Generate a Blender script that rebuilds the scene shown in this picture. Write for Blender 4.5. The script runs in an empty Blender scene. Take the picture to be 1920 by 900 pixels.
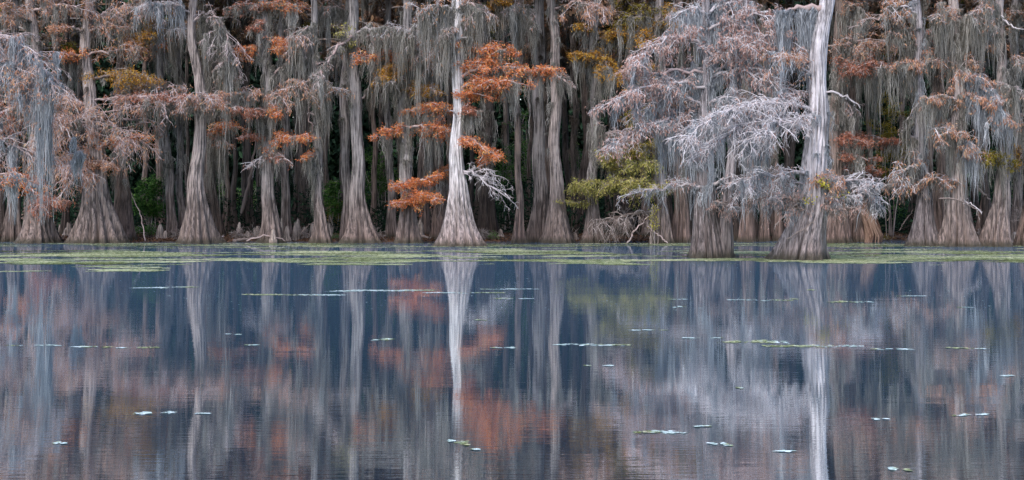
import bpy, math, random
import numpy as np

S = bpy.context.scene
COL = S.collection
rng = np.random.default_rng(7)
F, PH, CH = 2700.0, 374.0, 1.8      # focal length (px at 1920 wide), horizon row, eye height


def W(px, py, Y):
    """photo measurement (px at 1920 wide) + real distance -> world point"""
    return np.array([(px - 960.0) * Y / F, Y, CH - (py - PH) * Y / F])


def shore(x):
    return 61.4 + 0.5 * np.sin(x * 0.55 + 1.0) + 0.3 * np.sin(x * 1.7) + 2.2 / (1 + np.exp(-(x - 6.0) * 1.2))


def ground_z(x, y):
    d = y - shore(x)
    z = np.clip(d * 0.05, -0.8, 0.16) + np.clip((y - 76) * 0.03, 0, 0.6)
    z = z + 0.035 * np.sin(x * 2.3 + y * 1.1) * np.sin(x * 0.9 - y * 2.0) + 0.02 * np.sin(x * 6.1) * np.sin(y * 5.3)
    return z


# ------------------------------------------------------------------ materials
def new_mat(name):
    m = bpy.data.materials.new(name)
    m.use_nodes = True
    nt = m.node_tree
    nt.nodes.clear()
    return m, nt


def node(nt, typ, **kw):
    n = nt.nodes.new(typ)
    for k, v in kw.items():
        if k in n.inputs.keys():
            n.inputs[k].default_value = v
        else:
            setattr(n, k, v)
    return n


def ramp(nt, fac, stops):
    r = nt.nodes.new('ShaderNodeValToRGB')
    e = r.color_ramp.elements
    while len(e) < len(stops):
        e.new(0.5)
    for el, (p, c) in zip(e, stops):
        el.position = p
        el.color = (*c, 1)
    nt.links.new(fac, r.inputs[0])
    return r.outputs[0]


def bark(name, dark, light, base, base_h=1.3, wet=0.15, bump=0.9):
    """vertical fibrous bark; the lowest metre is stained by the water"""
    m, nt = new_mat(name)
    L = nt.links.new
    tc = node(nt, 'ShaderNodeTexCoord')
    mp = node(nt, 'ShaderNodeMapping')
    mp.inputs['Scale'].default_value = (9, 9, 0.55)
    L(tc.outputs['Object'], mp.inputs[0])
    n1 = node(nt, 'ShaderNodeTexNoise', Scale=1.6, Detail=8.0, Roughness=0.65, Distortion=0.4)
    L(mp.outputs[0], n1.inputs['Vector'])
    n2 = node(nt, 'ShaderNodeTexNoise', Scale=0.9, Detail=4.0, Roughness=0.6)
    L(tc.outputs['Object'], n2.inputs['Vector'])
    mixf = node(nt, 'ShaderNodeMath', operation='MULTIPLY_ADD')
    L(n2.outputs[0], mixf.inputs[0]); mixf.inputs[1].default_value = 0.55
    sub = node(nt, 'ShaderNodeMath', operation='SUBTRACT'); L(n1.outputs[0], sub.inputs[0]); sub.inputs[1].default_value = 0.27
    L(sub.outputs[0], mixf.inputs[2])
    mid = tuple((a + b) / 2 for a, b in zip(dark, light))
    col = ramp(nt, mixf.outputs[0], [(0.33, tuple(c * 0.6 for c in dark)), (0.41, dark), (0.50, mid), (0.61, light)])
    sep = node(nt, 'ShaderNodeSeparateXYZ'); L(tc.outputs['Object'], sep.inputs[0])
    zz = node(nt, 'ShaderNodeMath', operation='MULTIPLY_ADD')
    L(n2.outputs[0], zz.inputs[0]); zz.inputs[1].default_value = -1.6; L(sep.outputs['Z'], zz.inputs[2])
    mr = node(nt, 'ShaderNodeMapRange'); L(zz.outputs[0], mr.inputs[0])
    mr.inputs[1].default_value = -0.8; mr.inputs[2].default_value = base_h
    mr.inputs[3].default_value = 0.95; mr.inputs[4].default_value = 0.0
    mx = node(nt, 'ShaderNodeMix', data_type='RGBA'); L(mr.outputs[0], mx.inputs[0]); L(col, mx.inputs[6])
    bcol = ramp(nt, n1.outputs[0], [(0.38, tuple(c * 0.28 for c in base)), (0.5, tuple(c * 0.8 for c in base)), (0.66, tuple(c * 1.7 for c in base))])
    L(bcol, mx.inputs[7])
    # wet, algae-stained line just above the water
    mr2 = node(nt, 'ShaderNodeMapRange'); L(sep.outputs['Z'], mr2.inputs[0])
    mr2.inputs[1].default_value = wet * 0.5; mr2.inputs[2].default_value = wet * 2.0
    mr2.inputs[3].default_value = 0.85; mr2.inputs[4].default_value = 0.0
    mx2 = node(nt, 'ShaderNodeMix', data_type='RGBA'); L(mr2.outputs[0], mx2.inputs[0]); L(mx.outputs[2], mx2.inputs[6])
    mx2.inputs[7].default_value = (0.035, 0.032, 0.018, 1)
    b = node(nt, 'ShaderNodeBsdfPrincipled', Roughness=0.85)
    L(mx2.outputs[2], b.inputs['Base Color'])
    bp = node(nt, 'ShaderNodeBump', Strength=bump, Distance=0.09)
    L(n1.outputs[0], bp.inputs['Height']); L(bp.outputs[0], b.inputs['Normal'])
    o = node(nt, 'ShaderNodeOutputMaterial'); L(b.outputs[0], o.inputs[0])
    return m


def strandmat(name, stops, transl=0.25, rough=0.9):
    """thin plant matter; each strand or leaf has its own tone (attribute tone)"""
    m, nt = new_mat(name)
    L = nt.links.new
    at = node(nt, 'ShaderNodeAttribute', attribute_name='tone')
    col = ramp(nt, at.outputs['Fac'], stops)
    d = node(nt, 'ShaderNodeBsdfDiffuse'); L(col, d.inputs[0])
    t = node(nt, 'ShaderNodeBsdfTranslucent'); L(col, t.inputs[0])
    mx = node(nt, 'ShaderNodeMixShader'); mx.inputs[0].default_value = transl
    L(d.outputs[0], mx.inputs[1]); L(t.outputs[0], mx.inputs[2])
    o = node(nt, 'ShaderNodeOutputMaterial'); L(mx.outputs[0], o.inputs[0])
    return m


M = {}
M['grey'] = bark('bark_grey', (0.06, 0.055, 0.056), (0.36, 0.335, 0.335), (0.17, 0.12, 0.105), 2.4)
M['pink'] = bark('bark_pink', (0.085, 0.072, 0.07), (0.47, 0.40, 0.38), (0.20, 0.148, 0.13), 1.9)
M['white'] = bark('bark_bleached', (0.22, 0.21, 0.215), (0.76, 0.74, 0.77), (0.24, 0.175, 0.16), 2.4, 0.14, 0.8)
M['near'] = bark('bark_slate', (0.07, 0.064, 0.070), (0.46, 0.43, 0.46), (0.17, 0.135, 0.13), 3.2, 0.16)
M['silver'] = bark('bark_silver', (0.22, 0.21, 0.225), (0.78, 0.75, 0.80), (0.22, 0.175, 0.17), 2.9, 0.16)
M['dark'] = bark('bark_shaded', (0.02, 0.016, 0.015), (0.11, 0.092, 0.086), (0.06, 0.04, 0.033), 1.6)  # shade on the trees further back is put into this bark colour
M['knee'] = bark('knee_bark', (0.12, 0.10, 0.09), (0.50, 0.43, 0.39), (0.40, 0.32, 0.28), 0.3, 0.04)
M['brown'] = bark('bark_brown', (0.065, 0.050, 0.043), (0.27, 0.205, 0.18), (0.19, 0.13, 0.115), 1.4)
M['tw_white'] = strandmat('twigs_white', [(0.0, (0.30, 0.27, 0.28)), (0.5, (0.60, 0.57, 0.60)), (1.0, (0.88, 0.86, 0.90))], 0.0)
M['tw_pink'] = strandmat('twigs_pink', [(0.0, (0.30, 0.23, 0.22)), (0.5, (0.52, 0.43, 0.43)), (1.0, (0.80, 0.73, 0.75))], 0.0)
M['tw_grey'] = strandmat('twigs_grey', [(0.0, (0.15, 0.12, 0.11)), (0.5, (0.30, 0.25, 0.23)), (1.0, (0.52, 0.47, 0.46))], 0.0)
M['moss'] = strandmat('spanish_moss', [(0.0, (0.11, 0.105, 0.085)), (0.5, (0.30, 0.29, 0.268)), (1.0, (0.54, 0.53, 0.51))], 0.3)
M['moss_skylit'] = strandmat('spanish_moss_skylit', [(0.0, (0.19, 0.205, 0.225)), (0.5, (0.36, 0.385, 0.42)), (1.0, (0.60, 0.64, 0.69))], 0.3)  # bluish sky light on the nearer moss is painted into its colour
M['moss_brown'] = strandmat('spanish_moss_brown', [(0.0, (0.07, 0.058, 0.048)), (0.5, (0.16, 0.138, 0.12)), (1.0, (0.28, 0.25, 0.225))], 0.3)
M['moss_shade'] = strandmat('spanish_moss_dim', [(0.0, (0.045, 0.045, 0.04)), (0.5, (0.12, 0.12, 0.108)), (1.0, (0.22, 0.22, 0.205))], 0.3)  # back-row moss, its shade painted in as a darker colour
M['orange'] = strandmat('needles_orange', [(0.0, (0.30, 0.09, 0.05)), (0.3, (0.56, 0.17, 0.075)), (0.7, (0.74, 0.30, 0.12)), (1.0, (0.74, 0.52, 0.22))])
M['dull'] = strandmat('needles_dull_orange', [(0.0, (0.26, 0.12, 0.075)), (0.5, (0.44, 0.20, 0.11)), (0.8, (0.54, 0.30, 0.16)), (1.0, (0.55, 0.40, 0.20))])
M['red'] = strandmat('needles_red', [(0.0, (0.20, 0.08, 0.06)), (0.5, (0.40, 0.165, 0.11)), (1.0, (0.56, 0.30, 0.20))])
M['rust'] = strandmat('needles_rust', [(0.0, (0.24, 0.115, 0.08)), (0.45, (0.46, 0.235, 0.155)), (0.8, (0.60, 0.36, 0.22)), (1.0, (0.64, 0.47, 0.30))])
M['mauve'] = strandmat('needles_mauve', [(0.0, (0.27, 0.15, 0.13)), (0.5, (0.46, 0.29, 0.25)), (1.0, (0.62, 0.46, 0.41))])
M['gold'] = strandmat('needles_gold', [(0.0, (0.30, 0.13, 0.03)), (0.5, (0.48, 0.25, 0.05)), (1.0, (0.50, 0.36, 0.08))])
M['olive'] = strandmat('needles_olive', [(0.0, (0.13, 0.15, 0.05)), (0.5, (0.36, 0.35, 0.11)), (0.8, (0.50, 0.45, 0.16)), (1.0, (0.54, 0.40, 0.18))])
M['darkolive'] = strandmat('needles_darkolive', [(0.0, (0.10, 0.085, 0.02)), (0.5, (0.20, 0.17, 0.035)), (1.0, (0.34, 0.26, 0.05))])
M['green'] = strandmat('leaves_green', [(0.0, (0.025, 0.06, 0.02)), (0.6, (0.07, 0.17, 0.045)), (1.0, (0.18, 0.32, 0.08))], 0.35)
M['brightgreen'] = strandmat('leaves_brightgreen', [(0.0, (0.08, 0.16, 0.04)), (0.6, (0.18, 0.32, 0.10)), (1.0, (0.30, 0.45, 0.16))], 0.35)
M['yellow'] = strandmat('leaves_yellow', [(0.0, (0.40, 0.38, 0.04)), (1.0, (0.65, 0.60, 0.10))], 0.35)
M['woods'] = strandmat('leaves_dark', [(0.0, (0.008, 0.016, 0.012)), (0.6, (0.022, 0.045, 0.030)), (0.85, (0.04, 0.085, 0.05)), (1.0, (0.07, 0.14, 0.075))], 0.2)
M['canopy'] = strandmat('canopy_leaves', [(0.0, (0.08, 0.06, 0.04)), (0.6, (0.20, 0.13, 0.09)), (1.0, (0.30, 0.20, 0.12))], 0.2)
M['weed'] = strandmat('duckweed', [(0.0, (0.07, 0.085, 0.03)), (0.25, (0.16, 0.20, 0.09)), (0.6, (0.30, 0.36, 0.20)), (0.85, (0.42, 0.48, 0.32)), (1.0, (0.66, 0.66, 0.44))], 0.1)
M['weed_pale'] = strandmat('pondweed_pale', [(0.0, (0.24, 0.34, 0.30)), (0.5, (0.45, 0.60, 0.60)), (1.0, (0.75, 0.85, 0.90))], 0.1)
M['litter'] = strandmat('leaf_litter', [(0.0, (0.05, 0.028, 0.02)), (0.5, (0.14, 0.075, 0.045)), (1.0, (0.26, 0.15, 0.10))], 0.1)


# ------------------------------------------------------------------ mesh helpers
class Acc:
    """collects quads with a per-vertex tone, builds one mesh"""
    def __init__(s):
        s.V, s.Q, s.T, s.n = [], [], [], 0

    def add(s, V, Q, T):
        if len(V) == 0:
            return
        s.V.append(V); s.Q.append(Q + s.n); s.T.append(T); s.n += len(V)

    def build(s, name, mat, parent=None, origin=None, smooth=True):
        if not s.V:
            return None
        V = np.concatenate(s.V).astype(np.float32)
        Q = np.concatenate(s.Q).astype(np.int32)
        T = np.concatenate(s.T).astype(np.float32)
        if origin is not None:
            V = V - np.asarray(origin, dtype=np.float32)
        me = bpy.data.meshes.new(name)
        k = Q.shape[1]
        me.vertices.add(len(V)); me.vertices.foreach_set('co', V.ravel())
        me.loops.add(Q.size); me.loops.foreach_set('vertex_index', Q.ravel())
        me.polygons.add(len(Q)); me.polygons.foreach_set('loop_start', np.arange(0, Q.size, k, dtype=np.int32))
        me.polygons.foreach_set('use_smooth', np.full(len(Q), smooth))
        a = me.attributes.new('tone', 'FLOAT', 'POINT'); a.data.foreach_set('value', T)
        me.materials.append(mat)
        me.update(calc_edges=True); me.validate()
        o = bpy.data.objects.new(name, me)
        COL.objects.link(o)
        if parent is not None:
            o.parent = parent
        elif origin is not None:
            o.location = origin
        return o


def norm(v):
    return v / (np.linalg.norm(v, axis=-1, keepdims=True) + 1e-9)


def tubes(P, R, tone, sides=3):
    """P[N,K,3], R[N,K] -> tapered tubes"""
    N, K, _ = P.shape
    Tn = norm(np.gradient(P, axis=1))
    up = np.where(np.abs(Tn[..., 2:3]) > 0.9, np.array([1.0, 0, 0]), np.array([0, 0, 1.0]))
    A = norm(np.cross(Tn, up)); B = np.cross(Tn, A)
    th = np.arange(sides) * 2 * math.pi / sides
    V = P[:, :, None] + R[:, :, None, None] * (A[:, :, None] * np.cos(th)[:, None] + B[:, :, None] * np.sin(th)[:, None])
    idx = np.arange(N * K * sides).reshape(N, K, sides)
    a = idx[:, :-1]; b = idx[:, 1:]
    Q = np.stack([a, np.roll(a, -1, 2), np.roll(b, -1, 2), b], -1).reshape(-1, 4)
    T = np.broadcast_to(tone[:, None, None], (N, K, sides)).reshape(-1)
    return V.reshape(-1, 3), Q, T


def ribbons(P, Wd, side, tone):
    N, K, _ = P.shape
    o = side[:, None] * Wd[..., None] * 0.5
    V = np.stack([P - o, P + o], 2)
    idx = np.arange(N * K * 2).reshape(N, K, 2)
    Q = np.stack([idx[:, :-1, 0], idx[:, :-1, 1], idx[:, 1:, 1], idx[:, 1:, 0]], -1).reshape(-1, 4)
    T = np.broadcast_to(tone[:, None, None], (N, K, 2)).reshape(-1)
    return V.reshape(-1, 3), Q, T


def sample(P, t, i):
    """points at parameter t (0-1) on polylines i"""
    K = P.shape[1]
    f = np.clip(t, 0, 0.9999) * (K - 1)
    k = f.astype(int); fr = (f - k)[..., None]
    a, b = P[i, k], P[i, k + 1]
    return a + (b - a) * fr, norm(b - a)


def grow(P, m, L, spread=0.6, droop=0.3, K=5, smin=0.2, up=0.0, flat=0.4, taper=0.5):
    N = len(P)
    i = np.repeat(np.arange(N), m)
    t = smin + (1 - smin) * rng.random(N * m)
    s, tan = sample(P, t, i)
    r = rng.normal(size=(N * m, 3)); r[:, 2] *= flat; r = norm(r)
    d = norm(tan * (1 - spread) + r * spread + np.array([0, 0, up]))
    ln = L * (0.45 + 0.75 * rng.random(N * m)) * (1 - taper * t)
    u = np.linspace(0, 1, K)
    Pn = s[:, None] + d[:, None] * (ln[:, None] * u)[..., None]
    Pn[..., 2] -= droop * ln[:, None] * u ** 2
    Pn[:, 1:] += rng.normal(size=(N * m, K - 1, 3)) * (0.024 * ln)[:, None, None] * u[1:, None]
    return Pn


def festoons(acc, anchors, n, length, rad=0.10, width=0.024, K=9, floor=None):
    """hanging moss: every anchor carries a clump of n tapering strands"""
    C = len(anchors)
    if C == 0:
        return
    keepc = rng.random(C) < 0.66
    anchors = anchors[keepc]; C = len(anchors)
    if C == 0:
        return
    n_i = np.maximum(3, (1.9 * n * (0.5 + rng.random(C)))).astype(int)
    i = np.repeat(np.arange(C), n_i)
    N = len(i)
    lc = length * np.clip(rng.lognormal(-0.05, 0.62, C), 0.2, 2.8)
    r = np.sqrt(rng.random(N)); a = rng.random(N) * 6.283
    rc = rad * (0.4 + 0.9 * rng.random(C) ** 1.5)
    off = np.stack([np.cos(a) * r * 1.3, np.sin(a) * r, rng.normal(size=N) * 0.25], 1) * rc[i][:, None]
    ln = lc[i] * np.clip(1.05 - 0.75 * r, 0.15, 1) * (0.45 + 0.6 * rng.random(N))
    st = anchors[i] + off
    if floor is not None:
        ln = np.minimum(ln, np.maximum(st[:, 2] - floor - 0.25 * rng.random(N), 0.1))
    u = np.linspace(0, 1, K)
    P = np.repeat(st[:, None], K, 1)
    P[..., 2] -= ln[:, None] * u
    pull = (off * [1, 1, 0])[:, None] * (u ** 1.3)[:, None] * -0.85
    wig = np.cumsum(rng.normal(size=(N, K, 3)) * [1, 1, 0.5], 1) * 0.026
    wig[:, 0] = 0
    sway = (rng.normal(size=(C, 3)) * [0.05, 0.05, 0])[i][:, None] * (u ** 2)[:, None]
    bun = np.sin(u * (5 + 6 * rng.random((C, 1))) + 6.28 * rng.random((C, 1)))[i][..., None] * (off * [1, 1, 0])[:, None] * 0.45
    P = P + pull * 1.1 + wig + sway + bun
    an = rng.random(N) * 3.1416
    side = np.stack([np.cos(an), np.sin(an), np.zeros(N)], 1)
    w = 0.78 * width * (0.5 + rng.random(N))[:, None] * (0.75 + 0.5 * rng.random((N, K))) * (1.05 - 0.85 * u ** 2)
    tone = np.clip((0.5 + rng.normal(size=C) * 0.16)[i] + rng.normal(size=N) * 0.17, 0, 1)
    acc.add(*ribbons(P, w, side, tone))


def leaves(acc, P, n, size, width, hang=0.3, spread=0.6, clump=0.0, flat=0.6):
    """n little needle sprays set along the twigs P"""
    N = len(P)
    i = rng.integers(0, N, n)
    t = rng.random(n) ** 0.8
    s, tan = sample(P, t, i)
    s = s + rng.normal(size=(n, 3)) * [0.08, 0.08, 0.05]
    r = rng.normal(size=(n, 3)); r[:, 2] *= flat; r = norm(r)
    d = norm(tan * (1 - spread) + r * spread + np.array([0, 0, -hang]))
    ln = size * (0.5 + rng.random(n))
    u = np.array([0, 0.5, 1.0])
    Q = s[:, None] + d[:, None] * (ln[:, None] * u)[..., None]
    Q[..., 2] -= 0.2 * hang * ln[:, None] * u ** 2
    side = norm(np.cross(d, norm(rng.normal(size=(n, 3)) * [0.6, 0.6, 1.0])))
    w = width * (0.6 + 0.8 * rng.random(n))[:, None] * np.array([0.35, 1.0, 0.25])
    ct = rng.random(N)
    tone = np.clip(ct[i] * 0.55 + rng.random(n) * 0.5, 0, 1)
    acc.add(*ribbons(Q, w, side, tone))


def tag(o, label=None, cat=None, group=None, kind=None):
    if label: o['label'] = label
    if cat: o['category'] = cat
    if group: o['group'] = group
    if kind: o['kind'] = kind
    return o


def empty(name, loc):
    o = bpy.data.objects.new(name, None)
    o.empty_display_size = 0.3
    COL.objects.link(o)
    o.location = loc
    return o


# ------------------------------------------------------------------ trees
class Tree:
    def __init__(s, label, pts, Y, hb, hm, ht, fl=1.3, bark='grey', nf=11, top=15.5, amp=0.44, z0=None, name='cypress_tree', group=None, ns=64, cat='tree'):
        """pts: trunk axis [(px, py)...] from the base up; hb/hm/ht half widths in px at base, breast, frame top"""
        s.Y = Y
        bx = (pts[0][0] - 960) * Y / F
        g = float(ground_z(bx, Y))
        s.base = np.array([bx, Y, max(g, 0.0) - (0.03 if g > 0 else 0.0) if z0 is None else z0])
        s.root = empty(name, s.base)
        tag(s.root, label, cat, group)
        s.k = Y / F
        s.top = top
        A = [(s.base[2], bx)]
        for (x, y) in pts[1:]:
            p = W(x, y, Y); A.append((p[2], p[0]))
        slope = (A[-1][1] - A[-2][1]) / (A[-1][0] - A[-2][0]) if len(A) > 1 else 0
        A.append((top, A[-1][1] + slope * (top - A[-1][0]) * 0.7))
        s.az = np.array([a[0] for a in A]); s.ax = np.array([a[1] for a in A])
        s.rb, s.rm, s.rt, s.fl = hb * s.k * 0.97, hm * s.k * 0.86, ht * s.k * 0.88, fl
        s.ph = rng.random(6) * 6.28
        s.matname = bark
        s.trunk(nf, amp, ns)
        s.nb = 0

    def axis(s, z):
        x = np.interp(z, s.az, s.ax)
        w = 0.06 * np.sin(z * 0.9 + s.ph[0]) + 0.04 * np.sin(z * 2.1 + s.ph[1])
        w = w * np.clip((z - s.base[2]) / 2, 0, 1)
        y = s.Y + 0.05 * np.sin(z * 0.7 + s.ph[2]) * np.clip(z / 2, 0, 1)
        return x + w, y

    def rad(s, z):
        h = np.maximum(z - s.base[2], 0)
        core = np.interp(h, [0, 3.5, 8.5, s.top], [s.rm * 1.05, s.rm, s.rt, s.rt * 0.45])
        return core + (s.rb - s.rm * 1.05) * np.exp(-(h / s.fl) ** 1.15)

    def trunk(s, nf, amp, ns, nz=96):
        z = s.base[2] - 0.45 + (s.top - s.base[2] + 0.45) * np.linspace(0, 1, nz) ** 1.7
        th = np.linspace(0, 2 * math.pi, ns, endpoint=False)
        Z, TH = np.meshgrid(z, th, indexing='ij')
        h = np.maximum(Z - s.base[2], 0)
        ph = s.ph
        phi = nf * TH + 1.1 * np.sin(2 * TH + ph[0] + 0.25 * h) + 0.7 * np.sin(3 * TH + ph[1] - 0.2 * h) + 0.12 * h * math.sin(ph[3]) * 2
        f = np.abs(np.sin(phi / 2)) ** 0.5 - 0.72
        phi2 = 2.6 * nf * TH + 1.5 * np.sin(2 * TH + ph[2]) + 1.3 * np.sin(5 * TH + 0.8 * h)
        f2 = np.abs(np.sin(phi2 / 2)) - 0.6
        Aa = 1.35 * amp * np.exp(-h / (s.fl * 2.2)) + 0.08
        lob = (0.12 + 0.12 * abs(math.sin(ph[1]))) * np.sin(3 * TH + ph[4]) * np.exp(-h / 0.9) + 0.10 * np.sin(2 * TH + ph[5] + 0.3 * h) * np.exp(-h / 3) + 0.03 * np.sin(5 * TH + h * 1.5)
        foot = 0.10 * np.exp(-h / 0.12)
        R = s.rad(Z) * (1 + Aa * f + Aa * 0.4 * f2 + 0.05 * np.sin(2.3 * h + 2 * TH + ph[1]) * np.sin(1.1 * h + 3 * TH + ph[3]) + lob + foot) + 0.006 * np.sin(17 * TH + 3.1 * h + ph[2])
        ax, ay = s.axis(Z)
        V = np.stack([ax + R * np.cos(TH), ay + R * np.sin(TH), Z], -1)
        idx = np.arange(nz * ns).reshape(nz, ns)
        a, b = idx[:-1], idx[1:]
        Q = np.stack([a, np.roll(a, -1, 1), np.roll(b, -1, 1), b], -1).reshape(-1, 4)
        acc = Acc(); acc.add(V.reshape(-1, 3), Q, np.zeros(V.size // 3))
        acc.build('trunk', M[s.matname], s.root, s.base)

    def trunk_moss(s, n, z0, z1, length, mat='moss', strands=16, front=0.5, width=0.024):
        """moss clinging to the bark and hanging down it"""
        z = z0 + (z1 - z0) * rng.random(n)
        th = rng.normal(size=n) * 1.5 - math.pi / 2
        x, y = s.axis(z); r = s.rad(z) * 1.04 + 0.03
        P = np.stack([x + r * np.cos(th), y + r * np.sin(th), z], 1)
        acc = Acc(); festoons(acc, P, strands, length, 0.09, width, floor=s.base[2] + 0.9)
        acc.build('spanish_moss', M[mat], s.root, s.base)

    def branch(s, pts, dy=(0, -0.8), r0=0.05, h=30, tw='tw_grey', fol=None, nfol=500, moss=0, mlen=0.9, mmat='moss',
               lat=7.0, order=3, droop=0.35, leaf=(0.13, 0.05), hang=0.25, mst=16, up=0.1, label=None, attach=True, mrad=0.1, tr=1.0, mw=0.024, spread=0.66, flat=0.35, m2=6, m3=3, skip=0.08, reach=1.5):
        """pts in photo px at the tree's distance, first one at the trunk; dy depth offsets root->tip"""
        if attach:
            z = W(0, pts[0][1], s.Y)[2]
            x0, y0 = s.axis(z)
        q = np.array([W(p[0], p[1], s.Y + d) for p, d in zip(pts, np.linspace(dy[0], dy[1], len(pts)))])
        if attach:
            q[0] = (float(x0), float(y0), z)
        K = 16
        cum = np.r_[0, np.cumsum(np.linalg.norm(np.diff(q, axis=0), axis=1))]
        u = np.linspace(0, 1, K)
        tt = u * cum[-1]
        sp = np.stack([np.interp(tt, cum, q[:, j]) for j in range(3)], 1)
        for _ in range(3):
            sp[1:-1] = (sp[:-2] + 2 * sp[1:-1] + sp[2:]) / 4
        Ln = cum[-1]
        sp[1:] += rng.normal(size=(K - 1, 3)) * 0.018 * min(Ln, 3)
        P0 = sp[None]
        acc = Acc()
        R0 = (r0 * (1 - u) ** 0.9 * (1 + 0.18 * rng.normal(size=K)) + 0.012 * tr)[None]
        acc.add(*tubes(P0, R0, np.array([0.02 + 0.28 * rng.random()]), 7))
        hm = h * s.k
        sets = []
        if order >= 1:
            nl = max(4, int(Ln * lat))
            P1 = grow(P0, nl, hm * reach, spread, droop, 6, max(0.12, skip), up, flat, 0.3)
            acc.add(*tubes(P1, np.linspace(0.015, 0.007, 6)[None].repeat(len(P1), 0) * tr, rng.random(len(P1)), 3))
            sets.append(P1)
        if order >= 2:
            P2 = grow(P1, m2, hm * 0.75, 0.55, droop * 1.1, 4, 0.2, 0.0, flat + 0.15, 0.4)
            acc.add(*tubes(P2, np.linspace(0.009, 0.005, 4)[None].repeat(len(P2), 0) * tr, rng.random(len(P2)), 3))
            sets.append(P2)
        if order >= 3:
            P3 = grow(P2, m3, hm * 0.42, 0.6, droop * 1.5, 3, 0.25, -0.15, 0.7, 0.3)
            acc.add(*tubes(P3, np.linspace(0.0065, 0.004, 3)[None].repeat(len(P3), 0) * tr, rng.random(len(P3)), 3))
            sets.append(P3)
        o = acc.build('branch', M[tw], s.root, s.base)
        if label: o['label'] = label
        if fol:
            a2 = Acc()
            src = sets[-1] if len(sets) > 1 else sets[0]
            nfol = int(nfol * (1.35 * 0.85 if fol not in ('rust', 'mauve') else 0.62))
            leaves(a2, sets[1] if len(sets) > 1 else src, nfol // 2, leaf[0], leaf[1], hang)
            leaves(a2, src, nfol // 2, leaf[0], leaf[1], hang)
            a2.build('foliage', M[fol], o, s.base)
        if moss:
            a3 = Acc()
            i = rng.integers(0, len(P1), moss)
            A1, _ = sample(P1, rng.random(moss) ** 1.4, i)
            A0, _ = sample(P0, skip + (0.98 - skip) * rng.random(moss), np.zeros(moss, int))
            pick = rng.random(moss) < 0.55
            festoons(a3, np.where(pick[:, None], A1, A0), mst, mlen, mrad, mw)
            a3.build('spanish_moss', M[mmat], o, s.base)
        return o

    def crown(s, n=900, z0=None, mat='canopy', spread=2.0):
        """the foliage above the limbs, mostly over the top of the photograph"""
        z0 = z0 or (s.top - 5.0)
        nb = 26
        zs = z0 + (s.top - z0) * rng.random(nb)
        x, y = s.axis(zs)
        st = np.stack([x, y, zs], 1)
        a = rng.random(nb) * 6.283
        d = np.stack([np.cos(a), np.sin(a), 0.25 + 0.2 * rng.random(nb)], 1)
        ln = spread * (0.6 + 0.6 * rng.random(nb)) * (1.15 - (zs - z0) / (s.top - z0) * 0.7)
        u = np.linspace(0, 1, 6)
        P = st[:, None] + d[:, None] * (ln[:, None] * u)[..., None]
        P[..., 2] -= 0.25 * ln[:, None] * u ** 2
        acc = Acc()
        acc.add(*tubes(P, np.linspace(0.05, 0.012, 6)[None].repeat(nb, 0), rng.random(nb), 4))
        P2 = grow(P, 6, spread * 0.5, 0.6, 0.3, 4)
        acc.add(*tubes(P2, np.linspace(0.012, 0.006, 4)[None].repeat(len(P2), 0), rng.random(len(P2)), 3))
        o = acc.build('crown', M['tw_grey'], s.root, s.base)
        a2 = Acc(); leaves(a2, P2, n, 0.34, 0.16, 0.2)
        a2.build('foliage', M[mat], o, s.base)
        a3 = Acc(); i = rng.integers(0, len(P), 45)
        A, _ = sample(P, rng.random(45), i)
        festoons(a3, A, 12, 1.1, 0.12, 0.03)
        a3.build('spanish_moss', M['moss'], o, s.base)


G_FRONT = 'bald cypresses along the water edge'
G_BACK = 'shaded cypresses in the rows behind'
T = {}


def tree(key, *a, **k):
    k.setdefault('group', G_FRONT)
    T[key] = Tree(*a, **k)
    return T[key]


# trunk axes measured on the photograph; distances from where each trunk meets the water
tree('edge', 'pale mossy cypress at the left edge whose drooping limbs hang over the water', [(-95, 474), (-90, 250), (-80, 0)], 48.6, 42, 16, 12, bark='near')
tree('t1', 'small cypress base at the far left under orange leaves', [(22, 453), (25, 250), (28, 0)], 61.5, 18, 9, 7, bark='grey', nf=8)
tree('t2', 'cypress cloaked in pale moss, second base from the left edge', [(70, 454), (72, 250), (60, 0)], 59.8, 37, 14, 10, fl=1.15, bark='pink', nf=13)
tree('t3', 'wide fluted cypress base with a rust tuft on its shoulder', [(186, 454), (180, 300), (163, 120), (166, 0)], 59.8, 45, 13, 11, fl=1.75, bark='pink', nf=15)
tree('t4', 'narrower brown cypress tucked behind the wide fluted one', [(232, 450), (224, 280), (222, 0)], 62.2, 24, 11, 8, fl=1.6, bark='brown', nf=9)
tree('t5a', 'slim leaning cypress, left stem of the pair by the green shrub', [(325, 450), (320, 330), (306, 240), (300, 0)], 64, 10, 7.5, 6, fl=0.8, bark='grey', nf=7)
tree('t5b', 'slim straight cypress, right stem of the pair by the green shrub', [(343, 450), (338, 300), (334, 0)], 64.5, 10, 7, 6, fl=0.8, bark='grey', nf=7)
tree('t6', 'tall pinkish cypress with a smooth spindle trunk left of centre-left', [(371, 455), (371, 250), (376, 180), (364, 90), (362, 0)], 59.2, 37, 13, 9, fl=1.3, bark='pink', nf=13)
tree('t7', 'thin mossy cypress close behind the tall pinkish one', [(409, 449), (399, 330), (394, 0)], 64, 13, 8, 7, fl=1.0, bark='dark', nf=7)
tree('t9', 'straight grey cypress with ribbed foot beside the row of knees', [(508, 454), (503, 300), (500, 150), (497, 0)], 60, 23, 12.5, 10, fl=0.9, bark='grey', nf=9)
tree('t10', 'slender grey cypress just right of the straight ribbed one', [(539, 452), (534, 300), (530, 0)], 63, 11, 8, 7, fl=0.7, bark='grey', nf=6)
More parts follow.
